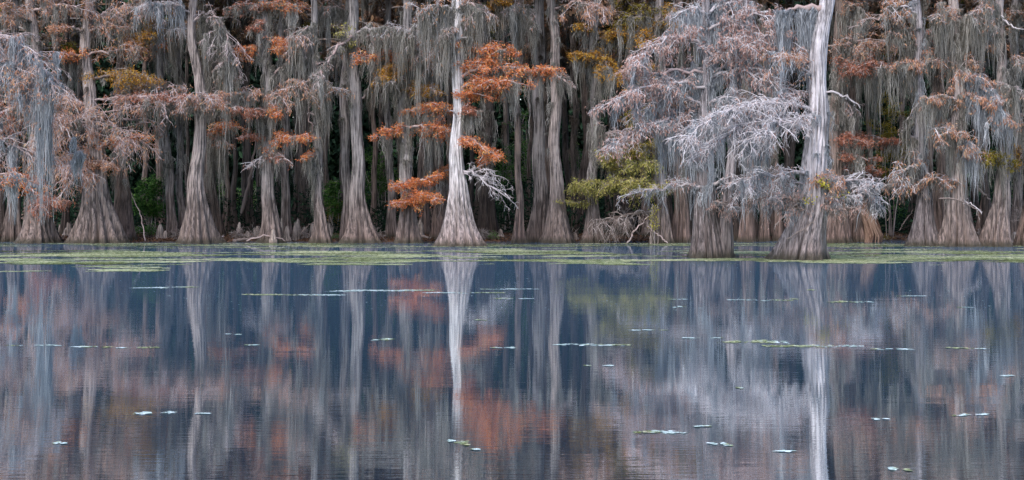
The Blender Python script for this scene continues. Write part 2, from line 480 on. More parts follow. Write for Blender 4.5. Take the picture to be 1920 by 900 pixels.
tree('t12', 'moss-sheathed slender cypress under the big arching pale limb', [(602, 455), (595, 250), (592, 120), (590, 0)], 59.6, 18, 8.5, 7, fl=0.8, bark='grey', nf=8)
tree('t14', 'bluish grey cypress trunk fused against the left of a twisted one', [(651, 454), (647, 300), (649, 150), (652, 0)], 61.2, 13, 9, 9, fl=0.9, bark='grey', nf=7)
tree('t15', 'twisted stout cypress with flared foot, right of its fused bluish twin', [(679, 455), (667, 250), (664, 120), (662, 0)], 59.7, 31, 12.5, 11, fl=0.95, bark='grey', nf=11)
tree('t17', 'pencil-thin grey cypress left of the lowest orange sprays', [(735, 451), (729, 300), (726, 0)], 63.5, 10, 7.5, 6, fl=0.7, bark='grey', nf=6)
tree('t18', 'cypress standing behind the lowest orange sprays', [(764, 455), (761, 300), (762, 0)], 59.8, 24, 12, 10, fl=1.05, bark='grey', nf=10)
tree('t19', 'brownish mossy cypress just left of the bleached white trunk', [(824, 452), (822, 300), (824, 0)], 62.5, 16, 10, 8, fl=1.0, bark='brown', nf=8)
tree('t20', 'bleached white cypress with broad flared foot and bare shining trunk', [(864, 461), (861, 350), (856, 250), (858, 150), (862, 0)], 55.9, 43, 12, 12, fl=1.45, bark='white', nf=14)
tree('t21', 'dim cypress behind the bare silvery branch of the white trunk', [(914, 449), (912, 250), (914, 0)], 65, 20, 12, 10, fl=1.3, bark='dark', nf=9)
tree('t22', 'very slim brown cypress standing alone against the dark gap', [(973, 455), (971, 350), (972, 200), (973, 0)], 59.8, 14, 6.8, 6, fl=0.75, bark='brown', nf=7)
tree('t23', 'dark straight cypress, left of the two tall trunks beyond centre', [(1011, 455), (1012, 250), (1010, 0)], 61, 21, 12.5, 11, fl=1.1, bark='grey', nf=9)
tree('t24', 'grey straight cypress, right of the two tall trunks beyond centre', [(1046, 455), (1043, 300), (1040, 150), (1037, 0)], 59.8, 27, 12, 10, fl=1.15, bark='pink', nf=12)
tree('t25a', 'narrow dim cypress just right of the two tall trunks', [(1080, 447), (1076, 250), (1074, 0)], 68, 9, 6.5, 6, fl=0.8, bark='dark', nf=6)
tree('t26', 'cypress carrying the golden and yellow-green fans', [(1112, 455), (1113, 300), (1115, 150), (1118, 0)], 59.8, 22, 10, 9, fl=0.85, bark='grey', nf=9)
tree('t27', 'straight pinkish cypress behind the fallen sticks', [(1242, 456), (1240, 300), (1238, 120), (1237, 0)], 59.3, 19, 10, 9, fl=1.0, bark='pink', nf=9)
tree('t28', 'brown cypress right of the straight pinkish one', [(1277, 455), (1275, 300), (1273, 0)], 60.3, 17, 11, 9, fl=1.3, bark='brown', nf=8)
tree('t29', 'nearer double-stemmed cypress with deep flutes standing out in the weed', [(1331, 483), (1326, 400), (1320, 300), (1322, 0)], 44.6, 36, 12, 7, fl=1.6, bark='near', nf=16, amp=0.46, ns=96)
tree('t30', 'first small brown cypress between the two nearer trees', [(1400, 454), (1402, 300), (1398, 0)], 61.2, 15, 9, 8, fl=1.6, bark='brown', nf=7)
tree('t31', 'middle slim brown cypress between the two nearer trees', [(1432, 454), (1430, 300), (1434, 0)], 61.8, 9, 6.5, 6, fl=1.2, bark='brown', nf=6)
tree('t31b', 'last slim brown cypress just left of the great leaning tree', [(1459, 454), (1455, 300), (1457, 0)], 62.4, 9, 6, 5, fl=1.2, bark='brown', nf=6)
tree('t32', 'great silver leaning cypress nearest the water, its top snapped pale', [(1501, 487), (1517, 400), (1528, 290), (1535, 200), (1541, 50), (1549, 0)], 43.3, 44, 21, 14, fl=1.45, bark='silver', nf=17, amp=0.42, ns=110)
tree('t33', 'squat fluted cypress directly right of the great leaning tree', [(1566, 455), (1566, 300), (1572, 0)], 60, 26, 12, 10, fl=1.4, bark='brown', nf=12)
tree('t34', 'brown cypress between the squat one and the twisted root', [(1608, 454), (1600, 300), (1604, 0)], 61, 17, 10, 8, fl=1.6, bark='brown', nf=8)
tree('t36', 'bluish cypress with lumpy foot right of the dark gap', [(1733, 461), (1727, 300), (1725, 150), (1716, 0)], 55.9, 28, 12, 9, fl=0.9, bark='near', nf=11)
tree('t38', 'thin brown cypress between the bluish one and the moss-draped one', [(1768, 452), (1764, 300), (1760, 0)], 63, 11, 8, 7, fl=1.2, bark='brown', nf=6)
tree('t37', 'broad brown-footed cypress under heavy grey moss curtains', [(1799, 462), (1797, 330), (1794, 150), (1790, 0)], 55.3, 32, 15, 11, fl=1.3, bark='pink', nf=12)
tree('t39', 'conical pale cypress leaning left near the right edge', [(1868, 462), (1880, 330), (1884, 200), (1872, 0)], 55.3, 27, 10, 9, fl=1.45, bark='pink', nf=12)
tree('t40', 'slim mossy cypress behind the conical pale one', [(1909, 452), (1907, 250), (1902, 0)], 62, 13, 8, 8, fl=1.2, bark='grey', nf=6)
tree('t41', 'cypress cut by the right edge of the view', [(1932, 462), (1938, 300), (1940, 0)], 56, 26, 12, 10, fl=1.4, bark='brown', nf=9)

tree('outl', 'grey cypress standing past the left edge of the view', [(-30, 455), (-34, 250), (-36, 0)], 61, 24, 12, 9, bark='grey')
tree('outr1', 'grey cypress first past the right edge of the view', [(2005, 457), (2002, 250), (1998, 0)], 59, 28, 12, 10, bark='grey')
tree('outr2', 'brown cypress second past the right edge of the view', [(2090, 456), (2094, 250), (2096, 0)], 60, 26, 12, 10, bark='brown')
for k_ in ('outl', 'outr1', 'outr2'):
    bx = T[k_].base[0] * F / T[k_].Y + 960
    for q in range(7):
        y0 = 20 + q * 30; sx = (-1) ** q * float(rng.uniform(30, 55))
        T[k_].branch([(bx, y0 + 15), (bx + sx * .5, y0), (bx + sx, y0 + 8)], h=24, tw='tw_pink', fol='rust', nfol=500, moss=36, mlen=1.1)
    T[k_].trunk_moss(40, 3.5, 10, 1.1)

# the second stem of the double tree
t = T['t29']
k0 = t.k
zz = np.linspace(-0.3, 9.0, 60); thh = np.linspace(0, 2 * math.pi, 48, endpoint=False)
Z, TH = np.meshgrid(zz, thh, indexing='ij')
cx = np.interp(Z, [0, 1.6, 3, 9], [(1358 - 960) * k0, (1360 - 960) * k0, (1371 - 960) * k0, (1400 - 960) * k0])
R = np.interp(Z, [-0.3, 0, 1.2, 2.2, 9], [18 * k0, 16 * k0, 11 * k0, 9 * k0, 3 * k0]) * (1 + 0.22 * (np.abs(np.sin(4 * TH + np.sin(2 * TH))) - 0.6) + 0.06 * np.sin(3 * Z + TH * 2))
V = np.stack([cx + R * np.cos(TH), t.Y - 0.12 + R * np.sin(TH), Z], -1).reshape(-1, 3)
idx = np.arange(60 * 48).reshape(60, 48); a, b = idx[:-1], idx[1:]
Q = np.stack([a, np.roll(a, -1, 1), np.roll(b, -1, 1), b], -1).reshape(-1, 4)
acc = Acc(); acc.add(V, Q, np.zeros(len(V))); acc.build('trunk', M['near'], t.root, t.base)

# ---- limbs and sprays seen in the photograph ----
O = dict(tw='tw_pink', fol='orange', nfol=1300, leaf=(0.085, 0.03), hang=0.1, order=3, lat=8, droop=0.2, flat=0.22, m2=5, m3=2)
RD = dict(tw='tw_pink', fol='red', nfol=1000, leaf=(0.085, 0.03), hang=0.15, order=3, lat=8, droop=0.25, flat=0.25, m2=5, m3=2)
PK = dict(tw='tw_pink', fol='rust', nfol=1300, leaf=(0.10, 0.032), hang=0.6, order=3, lat=7, reach=2.1, spread=0.52, droop=0.28)
MV = dict(tw='tw_pink', fol='mauve', nfol=1200, leaf=(0.10, 0.03), hang=0.5, order=3, lat=7, droop=0.25, spread=0.46, m3=2, tr=0.85, reach=1.9)
GD = dict(tw='tw_grey', fol='gold', nfol=1500, leaf=(0.09, 0.034), hang=0.2, order=3, lat=8, droop=0.25, flat=0.3, m2=5, m3=2)
OL = dict(tw='tw_grey', fol='olive', nfol=2600, leaf=(0.09, 0.034), hang=0.25, order=3, lat=9, droop=0.25, flat=0.3, m2=5, m3=2)
WT = dict(tw='tw_white', fol='mauve', nfol=350, leaf=(0.08, 0.02), hang=0.8, order=3, lat=10, droop=0.28, up=0.14, tr=0.8, spread=0.42, m3=2, flat=0.5, skip=0.15, reach=2.2, m2=5)
NM = dict(mmat='moss_skylit')


def B(key, pts, base, **kw):
    d = dict(base); d.update(kw)
    return T[key].branch(pts, **d)


# left edge tree: long pale moss over the water
B('edge', [(-90, 40), (0, 62), (55, 92), (88, 130), (102, 165)], MV, h=34, dy=(0, -1.5), r0=0.09, fol='rust', nfol=500, moss=90, mlen=1.1, mst=22, mrad=0.11, **NM)
B('edge', [(-90, 120), (-20, 110), (40, 130), (70, 160)], MV, h=40, dy=(0, -1.0), moss=50, mlen=0.9, mst=20, nfol=1500, fol='rust', **NM)
B('edge', [(-90, 150), (0, 140), (50, 180), (90, 215)], MV, h=40, dy=(0, -0.5), moss=26, mlen=0.7, mst=18, nfol=1400, fol='rust', **NM)
B('edge', [(-90, 250), (-10, 262), (60, 285), (90, 300)], MV, h=44, dy=(0, 0.5), moss=45, mlen=0.9, mst=20, fol='rust', nfol=900, **NM)
B('edge', [(-90, 330), (-30, 320), (40, 330), (62, 350)], RD, h=30, dy=(0, -0.5), moss=40, mlen=0.9, fol='orange', mst=20, **NM)
# a single thick hank that nearly reaches the water
for (x, y0, n, ln) in ((86, 150, 26, 4.0), (24, 330, 14, 1.6), (76, 200, 12, 3.2), (143, 275, 8, 2.2)):
    pass
t = T['edge']
o = t.branch([(-90, 60), (20, 95), (70, 125), (92, 158)], dy=(0, -1.2), r0=0.04, h=12, tw='tw_pink', order=1, lat=4)
a3 = Acc()
for (x, y, n, ln, Yd) in ((86, 152, 17, 2.6, -1.2), (80, 165, 14, 2.9, -1.1), (26, 120, 8, 1.7, -1.0), (24, 330, 10, 1.0, -0.5), (146, 285, 7, 1.5, 1.0)):
    A = np.array([W(x + rng.normal() * 5, y + rng.normal() * 10, t.Y + Yd) for _ in range(n)])
    festoons(a3, A, 34, ln, 0.12, 0.026, 9, floor=0.9)
a3.build('spanish_moss', M['moss_skylit'], o, t.base)

B('t2', [(72, 60), (45, 25), (0, 12)], O, h=30, fol='rust', moss=20)
B('t2', [(66, 20), (100, 8), (150, 12)], PK, h=26, moss=18, fol='rust')
B('t2', [(72, 130), (45, 110), (20, 118)], RD, h=26, moss=14)
B('t2', [(74, 250), (110, 225), (160, 232)], PK, h=46, moss=26, dy=(0, -1.2))
B('t2', [(74, 300), (120, 292), (150, 330)], PK, h=36, moss=26, mlen=0.8, dy=(0, -1.6), mmat='moss_skylit')
B('t2', [(72, 320), (50, 345), (30, 340)], RD, h=26, fol='orange', moss=16, mlen=0.7)
B('t2', [(70, 340), (85, 365), (100, 385)], PK, h=30, fol='red', moss=16, mlen=0.6)
B('t2', [(72, 205), (40, 195), (0, 215)], PK, h=40, moss=22, fol='red')

B('t3', [(170, 215), (230, 200), (310, 190), (400, 186)], PK, h=26, dy=(0, -2.6), nfol=1500, moss=44, mlen=0.75, fol='rust', r0=0.03)
B('t3', [(172, 190), (240, 178), (300, 180), (385, 182)], RD, h=16, dy=(0, -2.4), nfol=1600, moss=16, mlen=0.7)
B('t3', [(172, 200), (140, 190), (105, 195)], PK, h=34, moss=14, mlen=0.6, nfol=1400)
B('t3', [(175, 240), (130, 228), (100, 250)], PK, h=44, moss=16, mlen=0.6, nfol=1500, dy=(0, -1.2))
B('t3', [(176, 250), (210, 232), (262, 262)], PK, h=40, moss=20, mlen=0.7, nfol=1300, dy=(0, -1.4))
B('t3', [(178, 275), (215, 262), (272, 255)], O, h=14, nfol=500, dy=(0, -1.6), tw='tw_pink')
B('t3', [(178, 290), (150, 285), (140, 300)], PK, h=30, moss=14, mlen=0.8)
B('t3', [(180, 315), (172, 306), (160, 305)], RD, h=15, fol='rust', nfol=1200, lat=18)
B('t3', [(182, 312), (195, 300), (208, 312)], RD, h=15, fol='rust', nfol=1000, lat=18)
B('t3', [(164, 105), (210, 95), (265, 88)], O, h=24, moss=20, mlen=0.7, fol='dull')
B('t3', [(164, 100), (150, 105), (120, 100)], O, h=14, nfol=500)
B('t3', [(166, 150), (220, 135), (272, 140)], GD, h=34, moss=18, mlen=0.6, nfol=1700)
B('t3', [(164, 60), (130, 50), (98, 56)], O, h=16, moss=12, mlen=0.6, fol='rust')
B('t3', [(166, 60), (200, 48), (240, 52)], O, h=16, moss=30, mlen=0.8, fol='rust')
B('t3', [(165, 40), (210, 20), (270, 12)], PK, h=28, moss=40, mlen=0.9)
B('t4', [(222, 90), (250, 65), (285, 75)], GD, h=22, moss=30, mlen=1.0)
B('t4', [(222, 150), (250, 140), (290, 160)], PK, h=24, moss=36, mlen=1.1, order=2)
B('t4', [(224, 225), (262, 222), (290, 235)], PK, h=20, moss=10, mlen=0.8, order=2, nfol=300)

B('t5b', [(334, 30), (310, 45), (282, 40)], GD, h=30, moss=40, mlen=1.1)
B('t5b', [(334, 75), (305, 72), (285, 90)], O, h=24, moss=30, mlen=1.2, fol='orange', nfol=700)
B('t5a', [(302, 70), (320, 55), (345, 62)], WT, h=22, moss=40, mlen=1.2)
B('t5a', [(304, 190), (318, 180), (335, 190)], PK, h=20, moss=40, mlen=1.5, nfol=100)
B('t6', [(366, 30), (340, 10), (280, 5)], WT, h=26, moss=40, mlen=1.1, mmat='moss_skylit')
B('t6', [(364, 40), (400, 25), (425, 60), (434, 120)], PK, h=26, nfol=100, moss=90, mlen=1.7, mst=20)
B('t6', [(372, 215), (362, 198), (350, 205)], PK, h=18, nfol=200, moss=18, mlen=0.5)
B('t6', [(373, 190), (410, 185), (440, 200)], PK, h=14, nfol=500, fol='red', moss=20, mlen=0.6)
B('t7', [(395, 140), (415, 120), (430, 140)], PK, h=24, nfol=100, moss=50, mlen=1.7)
B('t7', [(396, 245), (415, 232), (438, 240)], O, h=22, nfol=900, moss=20, mlen=1.2, fol='orange')
B('t7', [(396, 250), (410, 250), (425, 270)], PK, h=14, nfol=200, moss=36, mlen=1.5)

B('t9', [(498, 92), (475, 85), (448, 96)], O, h=16, nfol=1100, moss=18, mlen=0.8)
B('t9', [(498, 80), (520, 72), (542, 88)], O, h=20, nfol=1100, moss=18, mlen=0.8)
B('t9', [(498, 20), (520, 5), (560, 12)], O, h=22, nfol=900, moss=40, mlen=1.0)
B('t9', [(498, 45), (488, 42), (478, 50)], RD, h=12, nfol=500, moss=16)
B('t9', [(499, 15), (470, 5), (440, 12)], RD, h=20, nfol=500, moss=36, mlen=1.0)
B('t9', [(501, 180), (470, 170), (415, 182)], PK, h=20, nfol=1200, moss=40, mlen=1.2, dy=(0, -1.6))
B('t9', [(501, 185), (520, 175), (532, 190)], PK, h=20, nfol=600, moss=24, mlen=1.0, dy=(0, -1.0))
B('t9', [(501, 208), (485, 203), (472, 210)], O, h=16, nfol=600, fol='red', moss=14, dy=(0, -1.2))
B('t9', [(501, 212), (515, 202), (528, 212)], O, h=16, nfol=600, fol='orange', moss=14, dy=(0, -1.2))
B('t9', [(502, 262), (470, 255), (440, 258)], RD, h=8, nfol=500, dy=(0, -1.2))
B('t9', [(502, 265), (540, 256), (585, 255)], RD, h=16, nfol=1400, dy=(0, -1.6), moss=14, mlen=0.8, fol='orange')
B('t9', [(502, 300), (520, 285), (535, 300)], RD, h=16, nfol=300, moss=16, mlen=0.7)
B('t9', [(503, 290), (480, 300), (462, 318)], WT, h=12, order=2, nfol=60, r0=0.03)
B('t9', [(499, 160), (515, 135), (545, 117), (578, 113)], MV, h=8, order=1, fol=None, r0=0.06, moss=34, mlen=0.9, dy=(0, -0.4), lat=3)
B('t10', [(531, 110), (550, 95), (575, 100)], PK, h=20, nfol=200, moss=50, mlen=1.4)
B('t12', [(592, 170), (575, 150), (555, 165)], PK, h=26, nfol=700, moss=40, mlen=1.4)
B('t12', [(593, 165), (610, 150), (622, 165)], PK, h=26, nfol=600, moss=50, mlen=1.3, tw='tw_white')
B('t12', [(592, 60), (575, 50), (560, 70)], PK, h=24, nfol=300, moss=50, mlen=1.3)
B('t12', [(596, 292), (580, 290), (568, 300)], O, h=12, nfol=350, moss=18, mlen=1.0, mmat='moss')
B('t15', [(664, 66), (640, 82), (612, 112), (600, 140), (590, 160)], WT, h=14, lat=5, order=2, r0=0.06, tw='tw_pink', dy=(0, -3.2), moss=60, mlen=0.7, nfol=150)
B('t15', [(664, 62), (700, 52), (740, 50), (775, 60)], WT, h=20, lat=8, order=3, r0=0.05, dy=(0, -2.2), moss=110, mlen=1.2, mst=20, nfol=300)
B('t15', [(660, 190), (690, 170), (700, 100), (708, 60)], MV, h=8, lat=3, order=1, fol=None, r0=0.05, moss=30, mlen=1.1, dy=(0, 0.5))
B('t15', [(664, 100), (645, 70), (640, 50)], OL, h=16, nfol=300, moss=10)
B('t14', [(652, 20), (625, 12), (600, 20)], PK, h=20, nfol=200, moss=50, mlen=1.2)
B('t12', [(594, 280), (575, 205), (598, 165)], MV, h=8, lat=3, order=2, fol=None, r0=0.03, dy=(-0.3, -1.0), tw='tw_pink')

B('t17', [(727, 120), (740, 110), (750, 115)], O, h=22, nfol=900, moss=24)
B('t18', [(762, 112), (720, 100), (678, 108)], O, h=22, nfol=1900, moss=30, mlen=0.8, dy=(0, -0.9), r0=0.04)
B('t18', [(762, 130), (735, 130), (708, 146)], O, h=20, nfol=1600, fol='gold', moss=24, mlen=0.9, dy=(0, -0.9))
B('t18', [(762, 180), (748, 140), (735, 148), (727, 158)], WT, h=10, order=2, nfol=20, moss=20, mlen=1.4, dy=(0, -1.2), r0=0.05)
B('t18', [(762, 90), (785, 55), (835, 80)], WT, h=34, order=3, nfol=1400, fol='rust', moss=70, mlen=1.2, dy=(0, -2.0))
B('t18', [(762, 60), (775, 70), (790, 100)], PK, h=30, nfol=500, moss=60, mlen=1.7, dy=(0, -1.6))
B('t18', [(762, 252), (735, 240), (710, 256)], O, h=14, nfol=1000, dy=(0, -1.0), fol='orange', moss=14)
B('t18', [(762, 240), (790, 235), (842, 245)], O, h=24, nfol=2200, dy=(0, -1.8), fol='orange', moss=24, mlen=0.9)
B('t18', [(762, 215), (800, 195), (842, 205)], O, h=22, nfol=2000, dy=(0, -1.6), moss=24, mlen=0.9)
B('t18', [(762, 180), (795, 160), (820, 172)], O, h=16, nfol=1100, dy=(0, -1.6), fol='gold', moss=12)
B('t18', [(762, 350), (785, 340), (820, 328)], O, h=13, nfol=1500, dy=(0, -1.4), fol='orange')
B('t18', [(762, 378), (780, 366), (818, 372)], O, h=20, nfol=2600, dy=(0, -1.8), fol='orange', lat=12)
B('t18', [(762, 384), (752, 378), (742, 382)], O, h=14, nfol=700, dy=(0, -1.2), fol='orange', lat=12)
B('t18', [(762, 346), (752, 343), (738, 350)], O, h=9, nfol=450, dy=(0, -1.2), fol='orange')
B('t19', [(822, 260), (812, 240), (800, 262)], PK, h=20, nfol=100, moss=44, mlen=1.6)
B('t19', [(823, 330), (835, 318), (850, 325)], RD, h=14, nfol=800, fol='orange')
B('t19', [(822, 120), (810, 100), (795, 110)], PK, h=26, nfol=300, moss=60, mlen=1.6)

B('t20', [(862, 60), (885, 90), (925, 92), (972, 102)], O, h=20, nfol=1900, dy=(0, -0.7), moss=20, mlen=0.8)
B('t20', [(858, 150), (900, 122), (960, 125), (1040, 134)], O, h=24, nfol=3800, dy=(0, -1.0), moss=44, mlen=0.9, r0=0.06, lat=10)
B('t20', [(858, 165), (895, 150), (935, 155), (990, 158)], O, h=24, nfol=3000, dy=(0, -1.2), moss=20, mlen=0.8, lat=10)
B('t20', [(857, 185), (880, 172), (905, 178)], O, h=16, nfol=1000, dy=(0, -0.8), moss=10)
B('t20', [(857, 215), (880, 205), (905, 208)], O, h=16, nfol=1100, fol='red', dy=(0, -0.6), moss=20, mlen=1.1)
B('t20', [(857, 250), (885, 262), (928, 292)], O, h=20, nfol=2000, dy=(0, -0.8), fol='orange', lat=10)
B('t20', [(860, 318), (890, 322), (912, 345), (955, 372)], WT, h=22, fol=None, order=3, dy=(0, -1.2), r0=0.05, lat=6, droop=0.2, label='bare silvery dead branch')
B('t20', [(861, 330), (905, 320), (935, 330)], WT, h=14, fol=None, order=3, dy=(0, -1.4), r0=0.03, lat=6, droop=0.3)
B('t20', [(862, 20), (830, 10), (790, 20)], PK, h=30, nfol=700, moss=90, mlen=1.4, mst=20, dy=(0, -1.0), tw='tw_white', mmat='moss')
B('t20', [(862, 15), (885, 5), (905, 25)], PK, h=24, nfol=300, moss=50, mlen=1.3, dy=(0, -0.6))
B('t20', [(861, 60), (846, 50), (838, 65)], PK, h=18, nfol=100, moss=50, mlen=1.4, dy=(0, -0.8))
B('t20', [(858, 88), (868, 72), (880, 72)], WT, h=5, fol=None, order=1, lat=5, r0=0.10, dy=(-0.2, -0.5), moss=22, mlen=0.5)
B('t20', [(858, 228), (850, 208), (838, 206)], WT, h=5, fol=None, order=1, lat=3, r0=0.05, dy=(-0.2, -0.5))
B('t21', [(914, 20), (900, 5), (880, 12)], OL, h=16, nfol=1300, fol='brightgreen', moss=40, mlen=1.2)
B('t21', [(914, 20), (930, 4), (952, 8)], OL, h=16, nfol=1300, fol='gold', moss=40, mlen=1.2)
B('t22', [(973, 40), (965, 8), (955, 20)], PK, h=16, nfol=60, moss=80, mlen=1.2, mst=18)
B('t22', [(973, 30), (980, 5), (1001, 40), (1003, 60)], PK, h=10, nfol=60, moss=90, mlen=0.9, mst=20)
B('t22', [(972, 160), (965, 150), (958, 160)], PK, h=14, nfol=20, moss=40, mlen=1.0)
B('t24', [(1038, 20), (1080, 4), (1150, 20)], PK, h=26, nfol=1500, moss=24, mlen=0.6, dy=(0, -1.6))
B('t24', [(1040, 150), (1055, 145), (1068, 160)], PK, h=16, nfol=50, moss=24, mlen=1.0)
B('t26', [(1117, 60), (1090, 48), (1066, 50)], GD, h=12, nfol=800, moss=24, mlen=0.8)
B('t26', [(1117, 75), (1160, 62), (1208, 58)], GD, h=26, nfol=2600, moss=44, mlen=1.1, dy=(0, -1.3))
B('t26', [(1116, 115), (1095, 100), (1072, 102)], GD, h=14, nfol=1100, moss=20, mlen=0.9, dy=(0, -1.0))
B('t26', [(1116, 120), (1132, 108), (1152, 145)], GD, h=20, nfol=1600, moss=44, mlen=1.1, dy=(0, -1.3))
B('t26', [(1114, 340), (1100, 338), (1084, 350)], OL, h=22, nfol=1700, dy=(0, -1.0))
B('t26', [(1114, 345), (1160, 335), (1232, 350)], OL, h=28, nfol=5200, dy=(0, -1.6), moss=12, mlen=0.5, lat=12)
B('t26', [(1114, 305), (1150, 298), (1225, 300)], OL, h=28, nfol=4200, dy=(0, -1.2), moss=24, mlen=0.6, lat=11)
B('t26', [(1113, 384), (1085, 380), (1052, 378)], OL, h=6, nfol=400, dy=(0, -1.0))
B('t26', [(1115, 260), (1150, 245), (1180, 250)], PK, h=20, nfol=100, moss=30, mlen=1.0)
B('t27', [(1240, 285), (1210, 270), (1160, 290)], OL, h=26, nfol=1800, dy=(0, -0.8), fol='darkolive', moss=24, mlen=0.8)
B('t27', [(1238, 195), (1215, 205), (1190, 220)], OL, h=20, nfol=1100, dy=(0, -0.8), fol='darkolive', moss=24)
B('t27', [(1238, 50), (1215, 30), (1170, 35)], GD, h=30, nfol=1200, moss=44, mlen=1.1, fol='darkolive')
B('t27', [(1238, 50), (1260, 30), (1290, 35)], GD, h=26, nfol=1100, moss=40, mlen=1.1)
B('t27', [(1238, 130), (1210, 120), (1180, 130)], PK, h=26, nfol=900, moss=50, mlen=1.2, fol='gold')
B('t27', [(1242, 392), (1215, 395), (1160, 410), (1130, 418)], dict(tw='tw_grey', order=3, lat=8), h=34, dy=(0, -0.5), droop=0.5, tr=1.3)
B('t28', [(1273, 60), (1295, 40), (1320, 50)], PK, h=30, nfol=400, moss=60, mlen=1.3, fol='gold')
B('t28', [(1274, 200), (1290, 180), (1310, 200)], PK, h=30, nfol=300, moss=60, mlen=1.4)

# the nearer double tree: layered pale fans
B('t29', [(1322, 95), (1290, 66), (1235, 78), (1188, 118)], MV, h=26, dy=(0, -1.2), r0=0.05, tw='tw_white', moss=9, mlen=0.7, nfol=2200, lat=11, **NM)
B('t29', [(1322, 60), (1370, 30), (1420, 28), (1462, 40)], MV, h=26, dy=(0, -0.8), tw='tw_white', nfol=1800, moss=10, mlen=0.8, lat=11, **NM)
B('t29', [(1322, 120), (1370, 85), (1430, 62), (1490, 85)], MV, h=28, dy=(0, -1.2), tw='tw_white', nfol=1800, moss=19, mlen=1.0, lat=11, **NM)
B('t29', [(1322, 165), (1270, 152), (1215, 160), (1147, 192)], MV, h=24, dy=(0, -1.8), r0=0.05, tw='tw_white', moss=18, mlen=0.9, nfol=2300, lat=12, **NM)
B('t29', [(1322, 135), (1270, 135), (1210, 140), (1160, 133)], MV, h=12, dy=(0, -0.6), moss=30, mlen=1.0, nfol=600, **NM)
B('t29', [(1322, 235), (1260, 220), (1200, 235), (1150, 272)], MV, h=26, dy=(0, -1.8), moss=22, mlen=0.9, nfol=1900, tw='tw_white', lat=11, **NM)
B('t29', [(1322, 180), (1350, 120), (1400, 100), (1440, 140)], MV, h=36, dy=(0, -0.5), moss=40, mlen=1.5, nfol=700, mst=20, tw='tw_white', **NM)
B('t29', [(1321, 140), (1300, 120), (1255, 145), (1225, 190)], MV, h=24, dy=(0, 0.2), moss=80, mlen=1.5, nfol=400, mst=20, **NM)
B('t29', [(1321, 230), (1290, 210), (1255, 225)], MV, h=24, dy=(0, -0.2), moss=80, mlen=1.5, nfol=200, mst=20, **NM)
B('t29', [(1321, 245), (1350, 215), (1400, 220), (1450, 245)], MV, h=30, dy=(0, -0.2), moss=130, mlen=1.3, nfol=200, mst=22, **NM)
B('t29', [(1325, 350), (1290, 350), (1230, 355), (1172, 366)], WT, h=18, dy=(0, -0.8), moss=19, mlen=0.35, lat=11, **NM)
B('t29', [(1325, 350), (1360, 338), (1420, 345), (1470, 380)], WT, h=26, dy=(0, -1.0), moss=19, mlen=0.5, lat=12, **NM)
B('t29', [(1325, 385), (1350, 378), (1380, 395)], WT, h=20, dy=(0, -0.8), moss=9, mlen=0.3, tw='tw_grey', **NM)
B('t29', [(1322, 150), (1370, 130), (1430, 140), (1490, 175)], MV, h=28, dy=(0, -1.6), tw='tw_white', nfol=1200, moss=13, mlen=0.8, lat=10, **NM)
B('t29', [(1322, 120), (1345, 100), (1380, 75), (1400, 90)], MV, h=30, dy=(0, -1.4), tw='tw_white', nfol=1400, moss=9, mlen=0.8, lat=11, **NM)
B('t29', [(1322, 210), (1290, 180), (1240, 185), (1190, 215)], WT, h=22, dy=(0, -1.0), nfol=500, fol='rust', moss=9, mlen=0.7, lat=9, **NM)
B('t29', [(1322, 200), (1360, 180), (1400, 190)], WT, h=30, dy=(0, -0.9), nfol=300, moss=27, mlen=1.2, lat=9, **NM)
B('t29', [(1322, 30), (1305, 12), (1270, 25)], WT, h=30, dy=(0, -0.2), moss=31, mlen=1.3, nfol=300, **NM)
B('t29', [(1322, 30), (1345, 8), (1385, 5)], WT, h=26, dy=(0, 0.4), moss=31, mlen=1.2, nfol=400, **NM)

# the great leaning tree
B('t32', [(1532, 215), (1480, 190), (1400, 193), (1330, 218), (1285, 262)], WT, h=30, dy=(0, -2.2), r0=0.07, moss=16, mlen=0.9, lat=17, nfol=500, tr=0.9, **NM)
B('t32', [(1531, 235), (1480, 215), (1410, 225), (1350, 262), (1305, 300)], WT, h=26, dy=(0, -1.6), r0=0.05, moss=18, mlen=0.9, lat=15, nfol=300, tr=0.9, **NM)
B('t32', [(1531, 255), (1500, 225), (1450, 235), (1400, 270)], WT, h=34, dy=(0, -2.4), r0=0.04, moss=16, mlen=0.9, lat=16, nfol=300, tr=0.9, **NM)
B('t32', [(1540, 125), (1510, 112), (1460, 100), (1430, 95)], WT, h=14, dy=(0, -0.4), r0=0.035, moss=4, mlen=0.7, lat=5, nfol=500, fol='rust', **NM)
B('t32', [(1538, 145), (1500, 125), (1470, 105), (1450, 118)], WT, h=22, dy=(0, -1.0), r0=0.035, moss=6, mlen=0.7, lat=8, nfol=900, fol='rust', **NM)
B('t32', [(1518, 330), (1480, 320), (1430, 328), (1380, 345)], WT, h=26, dy=(0, -1.6), moss=18, mlen=0.7, lat=12, **NM)
B('t32', [(1516, 385), (1480, 370), (1430, 372)], WT, h=26, dy=(0, -1.2), moss=13, mlen=0.4, lat=12, tw='tw_grey', **NM)
B('t32', [(1516, 400), (1490, 385), (1470, 405)], WT, h=22, dy=(0, -1.2), moss=6, mlen=0.4, lat=10, tw='tw_grey', **NM)
B('t32', [(1518, 385), (1560, 372), (1600, 370), (1645, 345)], WT, h=28, reach=1.35, dy=(0, -1.0), moss=27, mlen=0.45, lat=15, nfol=200, **NM)
B('t32', [(1520, 350), (1550, 325), (1572, 340)], MV, h=22, reach=1.35, dy=(0, -0.8), moss=30, mlen=0.4, lat=14, nfol=700, fol='rust', **NM)
B('t32', [(1518, 360), (1575, 345), (1620, 330), (1640, 380)], WT, h=30, reach=1.35, dy=(0, -0.6), moss=27, mlen=0.5, lat=14, nfol=100, **NM)
